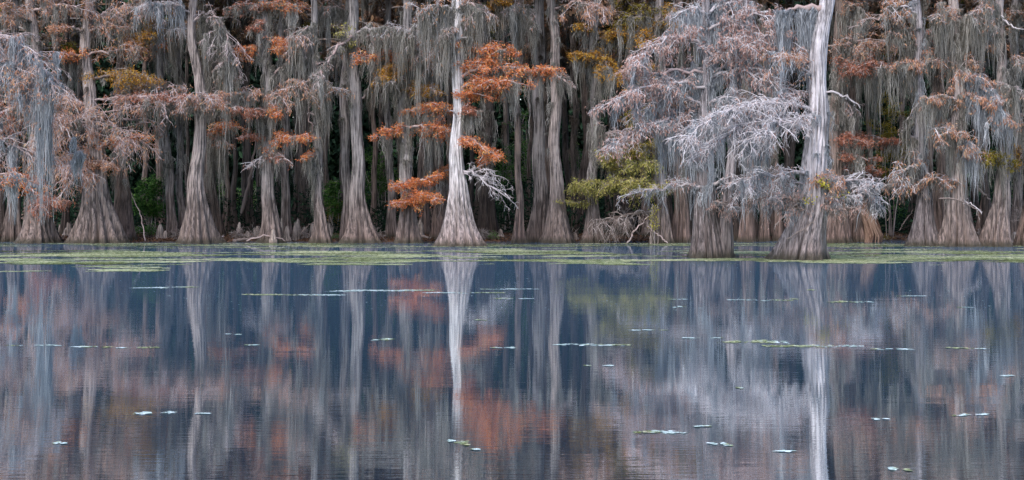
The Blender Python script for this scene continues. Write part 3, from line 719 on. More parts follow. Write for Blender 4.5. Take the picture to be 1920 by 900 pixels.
B('t32', [(1518, 382), (1570, 395), (1610, 388)], WT, h=20, reach=1.35, dy=(0, -1.4), moss=10, mlen=0.35, lat=10, tw='tw_grey', **NM)
B('t32', [(1534, 172), (1560, 172), (1590, 182), (1616, 202)], WT, h=5, fol=None, dy=(0, -0.5), r0=0.032, order=2, lat=3, label='short bare dead branch stub')
B('t32', [(1545, 16), (1515, 14), (1485, 14), (1466, 22), (1456, 34)], WT, h=10, fol=None, tw='tw_pink', dy=(0, -0.3), r0=0.11, order=2, lat=3, moss=70, mlen=1.3, label='thick pale crooked limb', **NM)
B('t32', [(1512, 365), (1490, 335), (1462, 330), (1455, 400)], WT, h=6, fol=None, dy=(0, -1.0), r0=0.03, order=1, lat=2)
a3 = Acc()
t = T['t32']
zl = 2.0 + 2.6 * rng.random(26); x, y = t.axis(zl); th = -math.pi / 2 + rng.choice([-1.1, 1.1], 26) + rng.normal(size=26) * 0.4; r = t.rad(zl) + 0.06
festoons(a3, np.stack([x + r * np.cos(th), y + r * np.sin(th), zl], 1), 14, 0.9, 0.08, 0.02, floor=1.0)
a3.build('spanish_moss', M['moss_skylit'], t.root, t.base)
a3 = Acc()
lf = np.array([W(px + rng.normal() * 4, py + rng.normal() * 3, 42.6) for px, py in ((1541, 342), (1551, 350), (1573, 364), (1515, 372)) for _ in range(14)])
P = np.stack([lf, lf + rng.normal(size=lf.shape) * 0.03, lf + rng.normal(size=lf.shape) * 0.06], 1)
leaves(a3, P, 120, 0.06, 0.045, 0.3)
a3.build('foliage', M['yellow'], t.root, t.base)

B('t33', [(1570, 90), (1600, 80), (1650, 75)], RD, h=34, nfol=2600, moss=44, mlen=1.2, fol='rust', dy=(0, -1.5), tw='tw_pink')
B('t33', [(1570, 130), (1600, 115), (1640, 118)], RD, h=32, nfol=2400, moss=50, mlen=1.2, fol='red', dy=(0, -1.5), tw='tw_pink')
B('t33', [(1568, 262), (1590, 258), (1635, 270)], RD, h=18, nfol=1900, moss=30, mlen=0.7, fol='red', dy=(0, -1.2))
B('t33', [(1568, 300), (1595, 288), (1630, 300)], RD, h=18, nfol=1900, moss=50, mlen=0.8, fol='red', dy=(0, -1.2))
B('t33', [(1570, 30), (1595, 10), (1620, 20)], RD, h=24, nfol=900, moss=40, mlen=1.2, fol='rust')
B('t34', [(1602, 200), (1590, 180), (1580, 200)], PK, h=20, nfol=60, moss=60, mlen=1.9)
B('t34', [(1601, 260), (1640, 258), (1690, 266)], RD, h=10, nfol=1300, moss=40, mlen=0.9, dy=(0, -0.8))
B('t34', [(1602, 150), (1625, 130), (1650, 140)], PK, h=14, nfol=100, moss=50, mlen=1.3)
B('t34', [(1602, 330), (1625, 312), (1650, 322)], RD, h=14, nfol=700, moss=16)
B('t36', [(1722, 85), (1690, 50), (1645, 30), (1605, 50)], WT, h=16, nfol=300, fol='rust', moss=60, mlen=0.9, order=2, lat=5, r0=0.07, dy=(0, -0.9), tw='tw_pink')
B('t36', [(1722, 88), (1700, 78), (1665, 58)], PK, h=12, nfol=200, moss=40, mlen=0.9, lat=4, r0=0.06)
B('t36', [(1726, 180), (1712, 142), (1690, 130), (1640, 125)], PK, h=12, nfol=200, moss=60, mlen=1.1, lat=4, r0=0.06, dy=(0, -0.6))
B('t36', [(1724, 130), (1750, 112), (1790, 110), (1835, 128)], PK, h=22, nfol=1500, moss=44, mlen=1.0, dy=(0, -1.0), tw='tw_pink')
B('t36', [(1724, 130), (1710, 118), (1680, 118)], PK, h=14, nfol=700, moss=30, mlen=0.9, dy=(0, -1.0))
B('t36', [(1727, 270), (1698, 245), (1705, 210), (1735, 190)], WT, h=8, nfol=60, moss=24, mlen=0.9, order=2, lat=3, r0=0.05, dy=(-0.2, -0.9))
B('t36', [(1728, 318), (1705, 312), (1675, 335)], PK, h=26, nfol=700, moss=30, mlen=0.5, dy=(0, -1.0), tw='tw_white')
B('t36', [(1728, 320), (1755, 335), (1790, 342)], PK, h=20, nfol=700, moss=24, mlen=0.6, dy=(0, -1.0), tw='tw_white')
B('t36', [(1727, 330), (1690, 350), (1660, 345)], PK, h=20, nfol=200, moss=30, mlen=0.3, dy=(0, -0.8), tw='tw_grey')
B('t36', [(1720, 30), (1700, 10), (1660, 15)], PK, h=20, nfol=800, moss=24, mlen=0.8, tw='tw_white')
B('t37', [(1795, 190), (1770, 178), (1735, 186)], PK, h=16, nfol=1100, moss=50, mlen=1.2, dy=(0, -0.9))
B('t37', [(1795, 190), (1820, 180), (1850, 195)], PK, h=18, nfol=900, moss=44, mlen=1.2, dy=(0, -0.9), mmat='moss_skylit')
B('t37', [(1795, 140), (1830, 140), (1860, 170), (1882, 225)], PK, h=20, nfol=900, moss=120, mlen=1.2, dy=(0, -1.2), mst=20, mmat='moss_skylit')
B('t37', [(1796, 260), (1780, 240), (1745, 240)], PK, h=26, nfol=1100, moss=50, mlen=1.1, dy=(0, -1.0), tw='tw_white')
B('t37', [(1796, 280), (1815, 262), (1830, 280)], PK, h=18, nfol=700, moss=70, mlen=1.0, dy=(0, -1.0), mmat='moss_skylit')
B('t37', [(1793, 40), (1770, 20), (1745, 35)], RD, h=26, nfol=800, moss=60, mlen=1.4, fol='rust')
B('t37', [(1793, 40), (1820, 25), (1850, 40)], RD, h=26, nfol=500, moss=70, mlen=1.6, fol='rust')
B('t37', [(1798, 370), (1820, 380), (1842, 400)], WT, h=6, fol=None, order=2, lat=3, r0=0.03, dy=(-0.2, -0.9))
B('t38', [(1762, 60), (1750, 50), (1735, 62)], PK, h=20, nfol=500, fol='red', moss=50, mlen=1.5)
B('t38', [(1763, 200), (1755, 190), (1745, 200)], PK, h=16, nfol=50, moss=60, mlen=1.6)
B('t39', [(1878, 10), (1855, 5), (1840, 20)], PK, h=24, nfol=300, moss=80, mlen=1.7)
B('t39', [(1883, 300), (1862, 290), (1835, 300)], OL, h=22, nfol=1500, fol='darkolive', moss=24)
B('t39', [(1884, 180), (1895, 160), (1905, 180)], PK, h=20, nfol=50, moss=60, mlen=1.9)
B('t39', [(1868, 28), (1900, 52), (1935, 56)], WT, h=4, fol=None, order=1, lat=2, r0=0.04, dy=(-0.3, -1.0))
B('t40', [(1903, 30), (1908, 20), (1915, 28)], O, h=24, nfol=800, fol='rust', moss=24)
B('t40', [(1906, 292), (1912, 285), (1930, 290)], O, h=16, nfol=1000, fol='gold')
B('t41', [(1938, 120), (1922, 108), (1905, 115)], O, h=16, nfol=400, fol='rust', moss=24, mlen=1.3)
B('t41', [(1938, 240), (1925, 228), (1912, 238)], PK, h=16, nfol=100, moss=30, mlen=1.4)

# moss clinging along trunks
for key, n, y0, y1, ln, mt in (('t2', 90, 60, 360, 1.0, 'moss'), ('t3', 30, 0, 300, 0.9, 'moss_brown'), ('t4', 60, 60, 360, 1.0, 'moss'), ('t5a', 60, 0, 330, 1.3, 'moss'), ('t5b', 60, 0, 330, 1.3, 'moss'),
                               ('t7', 70, 40, 330, 1.2, 'moss'), ('t9', 60, 0, 320, 1.0, 'moss'), ('t10', 40, 0, 300, 1.2, 'moss'), ('t12', 90, 40, 330, 1.0, 'moss'), ('t14', 14, 0, 250, 0.8, 'moss'),
                               ('t15', 20, 0, 200, 0.8, 'moss'), ('t17', 40, 60, 300, 1.1, 'moss'), ('t18', 60, 20, 310, 1.1, 'moss'), ('t19', 80, 20, 360, 1.1, 'moss'), ('t20', 34, 0, 130, 1.0, 'moss'),
                               ('t21', 60, 0, 330, 1.2, 'moss'), ('t22', 22, 0, 220, 1.0, 'moss'), ('t23', 22, 0, 250, 0.9, 'moss_brown'), ('t24', 34, 0, 300, 0.9, 'moss'), ('t25a', 30, 0, 300, 1.2, 'moss_brown'),
                               ('t26', 44, 40, 330, 1.1, 'moss'), ('t27', 50, 0, 330, 1.0, 'moss'), ('t28', 80, 0, 340, 1.2, 'moss'), ('t29', 80, 20, 380, 0.9, 'moss_skylit'), ('t30', 70, 0, 360, 1.2, 'moss'),
                               ('t31', 50, 0, 360, 1.2, 'moss'), ('t31b', 50, 0, 360, 1.2, 'moss'), ('t33', 70, 0, 380, 1.2, 'moss'), ('t34', 70, 0, 370, 1.2, 'moss'), ('t36', 60, 0, 340, 1.1, 'moss_skylit'),
                               ('t37', 90, 0, 350, 1.1, 'moss'), ('t38', 50, 0, 340, 1.2, 'moss_brown'), ('t39', 60, 0, 290, 1.2, 'moss'), ('t40', 70, 0, 340, 1.2, 'moss'), ('t41', 40, 0, 320, 1.0, 'moss')):
    t = T[key]
    t.trunk_moss(n, W(0, y1, t.Y)[2], W(0, y0, t.Y)[2], ln, mt)

# crowns over the top of the frame
for key, t in T.items():
    if key not in ('t32',):
        t.crown(700)

# ------------------------------------------------------------------ rows behind
names = {'t1': 'the small far-left base', 't2': 'the moss-cloaked second tree', 't3': 'the wide fluted tree', 't4': 'the tucked brown tree', 't5b': 'the slim pair', 't6': 'the tall pinkish tree',
         't9': 'the ribbed grey tree', 't12': 'the moss-sheathed tree', 't15': 'the twisted stout tree', 't18': 'the orange-sprayed tree', 't20': 'the white trunk', 't22': 'the lone slim brown tree',
         't24': 'the two tall trunks', 't26': 'the golden-fanned tree', 't27': 'the straight pinkish tree', 't29': 'the near double tree', 't32': 'the great leaning tree', 't34': 'the twisted root',
         't36': 'the bluish tree', 't37': 'the moss-curtained tree', 't39': 'the conical pale tree'}
order = list(names)
fx = [960 + T[k].base[0] * F / T[k].Y for k in order]
back = sorted([(8, 66), (98, 74), (272, 78), (575, 80), (640, 80), (722, 74), (957, 80), (992, 76), (1024, 72), (1066, 74), (1690, 78), (46, 70), (122, 66), (150, 76), (300, 72), (352, 70), (388, 70), (422, 68), (440, 67), (456, 69), (472, 67), (487, 73), (520, 74), (553, 70), (568, 69),
        (614, 72), (700, 70), (746, 72), (780, 68), (796, 66), (808, 70), (838, 71), (884, 70), (898, 67), (1027, 70), (1090, 69), (1100, 74),
        (1140, 72), (1158, 68), (1178, 66), (1196, 68), (1212, 65), (1226, 70), (1258, 66), (1292, 66), (1306, 70), (1376, 63), (1388, 66), (1416, 64), (1446, 66), (1474, 64), (1490, 66), (1545, 64),
        (1588, 64), (1622, 67), (1708, 68), (1750, 66), (1782, 68), (1826, 70), (1842, 66), (1852, 64), (1890, 68), (1925, 68)])
seen = {}
hts = ['close behind', 'in the shade behind', 'far back in the gloom behind']
BT = []
for n_, (px, Y) in enumerate(back):
    i = int(np.searchsorted(fx, px))
    if i == 0: rel = 'left of ' + names[order[0]]
    elif i >= len(fx): rel = 'right of ' + names[order[-1]]
    else: rel = 'between %s and %s' % (names[order[i - 1]], names[order[i]])
    seen.setdefault(rel, []).append(n_)
ordw = {1: [''], 2: ['left of two ', 'right of two '], 3: ['left of three ', 'middle of three ', 'right of three ']}
for rel, ids in seen.items():
    m = len(ids)
    for j, n_ in enumerate(ids):
        px, Y = back[n_]
        if m <= 3: w = ordw[m][j]
        else: w = ['first', 'second', 'third', 'fourth', 'fifth', 'sixth', 'seventh', 'eighth', 'ninth'][j] + ' from left of '
        lab = (w + 'shaded trunks ' if w else 'lone shaded trunk ') + rel
        hb = float(rng.uniform(8, 14)); hm = hb * float(rng.uniform(0.45, 0.62))
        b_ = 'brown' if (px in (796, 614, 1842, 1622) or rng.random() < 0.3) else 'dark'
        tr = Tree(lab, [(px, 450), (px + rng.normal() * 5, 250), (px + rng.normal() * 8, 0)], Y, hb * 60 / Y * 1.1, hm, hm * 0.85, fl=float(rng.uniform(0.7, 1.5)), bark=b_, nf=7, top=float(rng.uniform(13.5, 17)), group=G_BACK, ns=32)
        BT.append((px, tr))
        for q in range(5):
            y0 = float(rng.uniform(-20, 105)); sx = float(rng.choice([-1, 1])) * float(rng.uniform(14, 34))
            tr.branch([(px, y0 + 15), (px + sx * .5, y0), (px + sx, y0 + 8)], dy=(0, float(rng.uniform(-1.2, 0.6))), r0=0.03, h=16, tw='tw_grey', order=2, lat=5,
                      fol=str(rng.choice(['rust', 'canopy', 'darkolive', 'canopy'])), nfol=int(rng.integers(60, 500)), moss=18, mlen=float(rng.uniform(0.6, 1.4)), mst=13,
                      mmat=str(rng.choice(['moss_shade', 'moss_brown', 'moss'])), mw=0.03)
        tr.trunk_moss(14, W(0, 260, Y)[2], W(0, 0, Y)[2], 1.0, str(rng.choice(['moss_shade', 'moss_brown'])), 12, width=0.03)
        tr.crown(420, mat='canopy')

# ------------------------------------------------------------------ shrubs, twisted root, knees, sticks
def shrub(label, px, py, Y, rx, rz, n, mat, leaf=(0.16, 0.10), name='shrub', stems=7):
    c = W(px, py, Y)
    g = float(ground_z(c[0], Y))
    base = np.array([c[0], Y, g - 0.02])
    r = empty(name, base); tag(r, label, 'shrub')
    k = Y / F
    ends = c + rng.normal(size=(stems, 3)) * [rx * k * .45, 0.4, rz * k * .4]
    u = np.linspace(0, 1, 6)[None, :, None]
    st = base + rng.normal(size=(stems, 3)) * [0.15, 0.15, 0]
    st[:, 2] = base[2] - 0.05
    P = st[:, None] * (1 - u) + ends[:, None] * u
    P[:, 1:-1] += rng.normal(size=(stems, 4, 3)) * 0.06
    a1 = Acc(); a1.add(*tubes(P, np.linspace(0.025, 0.008, 6)[None].repeat(stems, 0), rng.random(stems), 4))
    P2 = grow(P, 12, max(rx, rz) * k * 0.7, 0.75, 0.2, 4, 0.45, 0.1, 0.8, 0.0)
    a1.add(*tubes(P2, np.linspace(0.008, 0.004, 4)[None].repeat(len(P2), 0), rng.random(len(P2)), 3))
    a1.build('stems', M['tw_grey'], r, base)
    a2 = Acc(); leaves(a2, P2, int(n * 2.2), leaf[0] * 0.62, leaf[1] * 0.55, 0.2, 0.8)
    a2.build('foliage', M[mat], r, base)


shrub('broad-leaved green shrub in the dark gap beside the bent pale stick', 282, 352, 66, 34, 28, 1500, 'green', (0.2, 0.12))
shrub('low green sprig by the cypress knee left of the tall pinkish tree', 278, 428, 64, 14, 10, 260, 'green', (0.14, 0.08))
shrub('bright green leafy shrub right of the moss-sheathed cypress', 625, 350, 67, 16, 20, 1000, 'green', (0.18, 0.10))
shrub('arching dull brown-green vine tangle below the bright leafy shrub', 628, 385, 68, 18, 24, 800, 'darkolive', (0.12, 0.06))
shrub('deep green bush in the gap right of the twisted stout cypress', 708, 300, 72, 24, 60, 1500, 'green', (0.16, 0.09))
shrub('tall dark green bush in the wide gap beside the lone slim trunk', 948, 290, 76, 26, 70, 1500, 'green', (0.16, 0.09))
shrub('green bush seen between the slim brown trunk and the tall pair', 990, 250, 78, 14, 80, 1000, 'green', (0.16, 0.09))
shrub('small green seedling at the foot of the dim cypress', 925, 440, 62.5, 8, 8, 150, 'brightgreen', (0.08, 0.05), 'seedling')
shrub('small yellow-leaved sprig left of the straight pinkish cypress', 1227, 386, 58.5, 7, 9, 150, 'yellow', (0.08, 0.06), 'seedling')
shrub('deep green bush behind the golden-fanned cypress', 1088, 290, 76, 14, 60, 800, 'green', (0.16, 0.09))
shrub('deep green bush low in the dark gap left of the bluish cypress', 1675, 400, 74, 34, 40, 1300, 'green', (0.16, 0.09))
shrub('small leafy weeds on the bank beside the twisted root', 1658, 446, 63.8, 14, 8, 400, 'darkolive', (0.08, 0.05), 'bank_weeds')
shrub('small leafy weeds on the bank under the ribbed grey cypress knees', 625, 446, 63, 10, 8, 250, 'green', (0.08, 0.05), 'bank_weeds')
shrub('narrow bright green clump hanging high beside the second cypress', 61, 62, 60.6, 7, 20, 900, 'brightgreen', (0.10, 0.05), 'climbing_vine', 3)
shrub('green bush deep behind the conical pale cypress', 1905, 330, 76, 20, 70, 900, 'green', (0.16, 0.09))
shrub('green bush deep in the shade behind the knees', 470, 350, 80, 40, 50, 900, 'green', (0.16, 0.09))
shrub('gold-green autumn bush crown hanging in the gap right of the leaning tree', 1668, 200, 65, 42, 30, 3000, 'darkolive', (0.13, 0.06), 'understory_tree', 6)

# knees
kn = [(298, 425, 453, 7, 62.6), (308, 438, 453, 4, 62.3), (113, 430, 449, 5, 66), (128, 422, 449, 8, 66), (123, 436, 450, 6, 65), (446, 421, 450, 5, 63.5), (466, 436, 451, 8, 63.2), (484, 430, 450, 6, 64), (511, 428, 453, 6, 59.2), (525, 410, 453, 4, 62.2), (538, 424, 452, 6, 62),
      (551, 418, 453, 4, 62.2), (556, 414, 453, 6, 62.4), (573, 432, 452, 5, 63), (584, 426, 452, 4, 63.4), (620, 424, 452, 5, 63.5), (789, 415, 450, 7, 63), (776, 436, 451, 4, 63.2), (940, 436, 450, 5, 64), (1712, 436, 461, 6, 57), (1080, 442, 455, 4, 61.8), (1900, 436, 458, 7, 58)]
where = ['beside the bent pale stick, lumpy and largest there', 'tiny, just right of the lumpy one', 'left of three in the gap by the wide tree', 'tallest in the gap by the wide tree', 'small front one in the gap by the wide tree', 'pointed pale one beside the fallen log',
         'broad low one right of the log', 'grey one at left foot of the ribbed tree', 'stubby one before the ribbed tree', 'tall needle-like one right of the ribbed tree', 'blunt one under the slender grey tree', 'thin leaning one of the central pair',
         'taller thick one of the central pair', 'low one right of the central pair', 'sharp small one left of the moss-sheathed tree', 'small pointed one right of the moss-sheathed tree', 'tall pale one behind the orange sprays', 'little one beside the tall pale one',
         'dim one near the green seedling', 'knob at left foot of the bluish tree', 'tiny one near the two tall trunks', 'dark stump-like one near the right edge']
for (px, y0, y1, hw, Y), wd in zip(kn, where):
    g = max(float(ground_z((px - 960) * Y / F, Y)), 0)
    base = np.array([(px - 960) * Y / F, Y, g - 0.03])
    H = (y1 - y0 + 3) * Y / F; R0 = 1.15 * hw * Y / F
    z = np.linspace(-0.1, 1, 22); th = np.linspace(0, 2 * math.pi, 20, endpoint=False)
    Z, TH = np.meshgrid(z, th, indexing='ij')
    s1, s2, s3 = rng.random(3) * 6
    R = R0 * np.clip(1.05 - Z, 0, 2) ** 0.75 * (1 + 0.16 * np.sin(3 * TH + s1) + 0.10 * np.sin(5 * TH + s2 + 3 * Z)) * (1 + 0.14 * np.sin(9 * Z + s3)) + 0.022 * (Z < 0.97)
    R[-1] = 0.004
    V = np.stack([R * np.cos(TH) + 0.10 * H * Z * math.sin(s1), R * np.sin(TH), Z * H], -1).reshape(-1, 3) + base
    idx = np.arange(22 * 20).reshape(22, 20); a, b = idx[:-1], idx[1:]
    Q = np.stack([a, np.roll(a, -1, 1), np.roll(b, -1, 1), b], -1).reshape(-1, 4)
    acc = Acc(); acc.add(V, Q, np.zeros(len(V)))
    o = acc.build('cypress_knee', M['knee'], None, base)
    tag(o, 'cypress knee, ' + wd, 'cypress knee', 'cypress knees on the bank')


def stick(name, label, cat, pts, Y, r, mat='tw_pink', wig=0.02, sides=8, twigs=0, h=0.3, group=None, dY=0.0, tw_order=1):
    q = np.array([W(x, y, Y + dY * i / max(1, len(pts) - 1)) for i, (x, y) in enumerate(pts)])
    cum = np.r_[0, np.cumsum(np.linalg.norm(np.diff(q, axis=0), axis=1))]
    K = 18; u = np.linspace(0, 1, K)
    P = np.stack([np.interp(u * cum[-1], cum, q[:, j]) for j in range(3)], 1)
    for _ in range(2):
        P[1:-1] = (P[:-2] + 2 * P[1:-1] + P[2:]) / 4
    P[1:-1] += rng.normal(size=(K - 2, 3)) * wig
    acc = Acc()
    RR = np.linspace(r, r * 0.4, K); RR[0] *= 0.5; RR[-1] *= 0.3
    acc.add(*tubes(P[None], RR[None], np.array([0.3]), sides))
    if twigs:
        P1 = grow(P[None], twigs, h, 0.6, 0.1, 5, 0.2, 0.1, 0.9)
        acc.add(*tubes(P1, np.linspace(r * .4, 0.006, 5)[None].repeat(len(P1), 0), rng.random(len(P1)), 4))
        if tw_order > 1:
            P2 = grow(P1, 4, h * .5, 0.6, 0.1, 4, 0.2, 0.1, 0.9)
            acc.add(*tubes(P2, np.linspace(0.009, 0.005, 4)[None].repeat(len(P2), 0), rng.random(len(P2)), 3))
    o = acc.build(name, M[mat], None, P[0]); tag(o, label, cat, group)
    return o


stick('dead_stick', 'bent pale stick rising from the bank beside the green shrub', 'stick', [(273, 452), (268, 425), (263, 400), (250, 375), (244, 358)], 60.6, 0.03, 'tw_pink')
stick('fallen_log', 'short grey fallen log at the water edge by the knees', 'log', [(436, 453), (450, 450), (468, 448)], 61.0, 0.10, 'tw_grey')
stick('driftwood_branch', 'curved pale branch lying before the ribbed grey tree', 'branch', [(462, 452), (490, 441), (515, 442), (535, 452)], 59.3, 0.03, 'tw_pink')
stick('driftwood_branch', 'leaning crooked branch left of the moss-sheathed cypress', 'branch', [(562, 442), (575, 425), (588, 416), (592, 414)], 61.5, 0.035, 'tw_grey', twigs=6)
stick('driftwood_branch', 'branch pile trailing right of the tall pinkish foot', 'branch', [(385, 455), (400, 449), (420, 441)], 60.2, 0.03, 'tw_pink', twigs=5)
stick('driftwood_branch', 'thin roots trailing from the twisted stout foot', 'branch', [(695, 447), (715, 440), (725, 452)], 61, 0.035, 'tw_grey', twigs=7)
stick('fallen_log', 'dark log lying low left of the white trunk foot', 'log', [(788, 441), (805, 447), (825, 449)], 62.5, 0.07, 'tw_grey')
stick('dead_stick', 'long diagonal stick leaning right in the fallen brush', 'stick', [(1175, 456), (1190, 432), (1216, 405)], 58.5, 0.04, 'tw_pink')
stick('dead_stick', 'long diagonal stick leaning left before the straight pinkish cypress', 'stick', [(1252, 456), (1235, 440), (1212, 422)], 58.2, 0.03, 'tw_pink')
stick('fallen_brush', 'tangled bare fallen brush left of the diagonal sticks', 'brush', [(1200, 440), (1180, 415), (1150, 405), (1135, 425)], 60.5, 0.04, 'tw_grey', twigs=26, h=0.9, tw_order=2)
stick('fallen_brush', 'low tangled brush under the golden-fanned cypress fans', 'brush', [(1150, 448), (1165, 430), (1172, 395)], 61.5, 0.035, 'tw_grey', twigs=22, h=0.8, tw_order=2)
stick('dead_branch', 'crooked broken branch propped on the great leaning trunk', 'branch', [(1475, 449), (1497, 435), (1515, 425), (1530, 410)], 42.6, 0.02, 'tw_grey', twigs=3)
stick('dead_branch', 'thick curved branch between the moss-curtained and conical trees', 'branch', [(1830, 348), (1845, 365), (1858, 375)], 60, 0.07, 'tw_grey')
stick('dead_branch', 'long pale branch bending down over the moss-curtained tree foot', 'branch', [(1760, 372), (1790, 372), (1815, 385), (1835, 395), (1836, 420)], 54.3, 0.03, 'tw_grey', twigs=5)
stick('fallen_log', 'pale log end lying right of the conical tree foot', 'log', [(1890, 445), (1903, 443), (1912, 442)], 58.5, 0.08, 'tw_pink')
stick('fallen_brush', 'brown brush tangle at the right edge bank', 'brush', [(1925, 440), (1910, 400), (1905, 385)], 60, 0.04, 'tw_grey', twigs=16, h=0.6, tw_order=2)
stick('dead_branch', 'dark diagonal branch in the gloom left of the bluish tree', 'branch', [(1685, 432), (1700, 410), (1712, 392)], 62, 0.03, 'tw_grey')
stick('dead_branch', 'slanting pale dead stem under the mossy pair left of centre', 'branch', [(452, 400), (470, 330), (480, 260)], 66, 0.09, 'tw_grey')
# extra small brush along the bank
for n_, (px, lab) in enumerate(((440, 'beside the pointed pale knee'), (480, 'behind the curved pale branch'), (560, 'around the central pair of knees'), (330, 'under the slim pair'), (700, 'by the twisted stout foot'), (905, 'right of the white trunk foot'), (1065, 'by the two tall trunks'), (1840, 'left of the conical foot'), (150, 'left of the wide fluted foot'))):
    stick('bank_brush', 'small brown twig tangle on the bank ' + lab, 'brush', [(px - 12, 450), (px, 440), (px + 12, 436)], 62.5, 0.02, 'tw_grey', twigs=34, h=0.6, tw_order=2, group='twig tangles on the bank')

# twisted root mass hanging right of t34
root = empty('uprooted_stump', W(1636, 448, 60.5)); tag(root, 'reddish stump with twisted hanging roots below grey twigs', 'stump')
Ps = []
for i in range(34):
    a = rng.random() * 6.28
    x0 = 1624 + 12 * math.cos(a) * rng.random(); x1 = 1640 + 15 * math.cos(a)
    d0, d1 = rng.normal() * 0.1, 0.30 * math.sin(a)
    p = [W(x0, 375 + rng.normal() * 3, 60.5 + d0), W(x0 + 3, 400, 60.5 + d1), W((x0 + x1) / 2 + 3, 425, 60.5 + d1), W(x1, 446 - 6 * rng.random(), 60.5 + d1 * 1.2), W(x1 - 3, 455, 60.5 + d1)]
    Ps.append(p)
P = np.array(Ps); P[:, 1:4] += rng.normal(size=(34, 3, 3)) * 0.03
acc = Acc(); acc.add(*tubes(P, np.array([0.06, 0.055, 0.05, 0.045, 0.03])[None].repeat(34, 0), rng.random(34), 6))
o = acc.build('roots', M['brown'], root, np.array(root.location))
M['root'] = strandmat('root_wood', [(0, (0.14, 0.085, 0.065)), (1, (0.32, 0.22, 0.17))], 0)
o.data.materials.clear(); o.data.materials.append(M['root'])

# ------------------------------------------------------------------ setting
# bank
xs = np.linspace(-75, 75, 301); ys = np.r_[np.linspace(50, 80, 121), np.linspace(81, 140, 30)]
X, Yg = np.meshgrid(xs, ys); Zg = ground_z(X, Yg) + rng.normal(size=X.shape) * 0.012
V = np.stack([X, Yg, Zg], -1).reshape(-1, 3)
idx = np.arange(X.size).reshape(X.shape)
Q = np.stack([idx[:-1, :-1], idx[:-1, 1:], idx[1:, 1:], idx[1:, :-1]], -1).reshape(-1, 4)
acc = Acc(); acc.add(V, Q, np.zeros(len(V)))
m, nt = new_mat('mud_and_litter')
L = nt.links.new
tc = node(nt, 'ShaderNodeTexCoord'); n1 = node(nt, 'ShaderNodeTexNoise', Scale=4.0, Detail=8.0, Roughness=0.7); L(tc.outputs['Object'], n1.inputs['Vector'])
c = ramp(nt, n1.outputs[0], [(0.35, (0.03, 0.02, 0.014)), (0.55, (0.085, 0.052, 0.034)), (0.72, (0.16, 0.10, 0.065))])
b = node(nt, 'ShaderNodeBsdfPrincipled', Roughness=0.95); L(c, b.inputs['Base Color'])
bp = node(nt, 'ShaderNodeBump', Strength=0.8, Distance=0.06); L(n1.outputs[0], bp.inputs['Height']); L(bp.outputs[0], b.inputs['Normal'])
o = node(nt, 'ShaderNodeOutputMaterial'); L(b.outputs[0], o.inputs[0])
tag(acc.build('ground', m), kind='structure')

# lake bed + water sheet reaching far
me = bpy.data.meshes.new('water')
me.from_pydata([(-600, -300, 0), (600, -300, 0), (600, 700, 0), (-600, 700, 0)], [], [(0, 1, 2, 3)])
wo = bpy.data.objects.new('water', me); COL.objects.link(wo); tag(wo, kind='structure')
m, nt = new_mat('lake_water'); L = nt.links.new
tc = node(nt, 'ShaderNodeTexCoord')
def wave(sx, sy, detail, rough=0.55):
    mp = node(nt, 'ShaderNodeMapping'); mp.inputs['Scale'].default_value = (sx, sy, 1)
    L(tc.outputs['Object'], mp.inputs[0])
    n = node(nt, 'ShaderNodeTexNoise', Scale=1.0, Detail=detail, Roughness=rough); L(mp.outputs[0], n.inputs['Vector'])
    return n.outputs[0]
fine = wave(1.6, 12.0, 3.0); swell = wave(0.12, 0.9, 2.0)
# calm and ruffled areas
mp = node(nt, 'ShaderNodeMapping'); mp.inputs['Scale'].default_value = (0.05, 0.16, 1); L(tc.outputs['Object'], mp.inputs[0])
pn = node(nt, 'ShaderNodeTexNoise', Scale=1.0, Detail=3.0); L(mp.outputs[0], pn.inputs['Vector'])
pr = node(nt, 'ShaderNodeMapRange'); L(pn.outputs[0], pr.inputs[0])
pr.inputs[1].default_value = 0.38; pr.inputs[2].default_value = 0.62; pr.inputs[3].default_value = 0.35; pr.inputs[4].default_value = 1.3
b1 = node(nt, 'ShaderNodeBump', Distance=0.0007); L(fine, b1.inputs['Height']); L(pr.outputs[0], b1.inputs['Strength'])
b2 = node(nt, 'ShaderNodeBump', Distance=0.003, Strength=0.6); L(swell, b2.inputs['Height']); L(b1.outputs[0], b2.inputs['Normal'])
gl = node(nt, 'ShaderNodeBsdfGlossy', Roughness=0.02); gl.inputs[0].default_value = (0.92, 0.98, 0.99, 1)
veil = node(nt, 'ShaderNodeBsdfDiffuse'); veil.inputs[0].default_value = (0.080, 0.148, 0.235, 1)  # bluish mist veil over the water, painted in as diffuse colour
lw = node(nt, 'ShaderNodeFresnel', IOR=1.45)
L(b2.outputs[0], gl.inputs['Normal'])
fm = node(nt, 'ShaderNodeMapRange'); L(lw.outputs[0], fm.inputs[0]); fm.inputs[1].default_value = 0.2; fm.inputs[2].default_value = 0.8; fm.inputs[3].default_value = 0.95; fm.inputs[4].default_value = 0.735  # less gloss at grazing view, so the painted veil thickens toward the bank
mxs = node(nt, 'ShaderNodeMixShader'); L(fm.outputs[0], mxs.inputs[0]); L(veil.outputs[0], mxs.inputs[1]); L(gl.outputs[0], mxs.inputs[2])
o = node(nt, 'ShaderNodeOutputMaterial'); L(mxs.outputs[0], o.inputs[0])
me.materials.append(m)

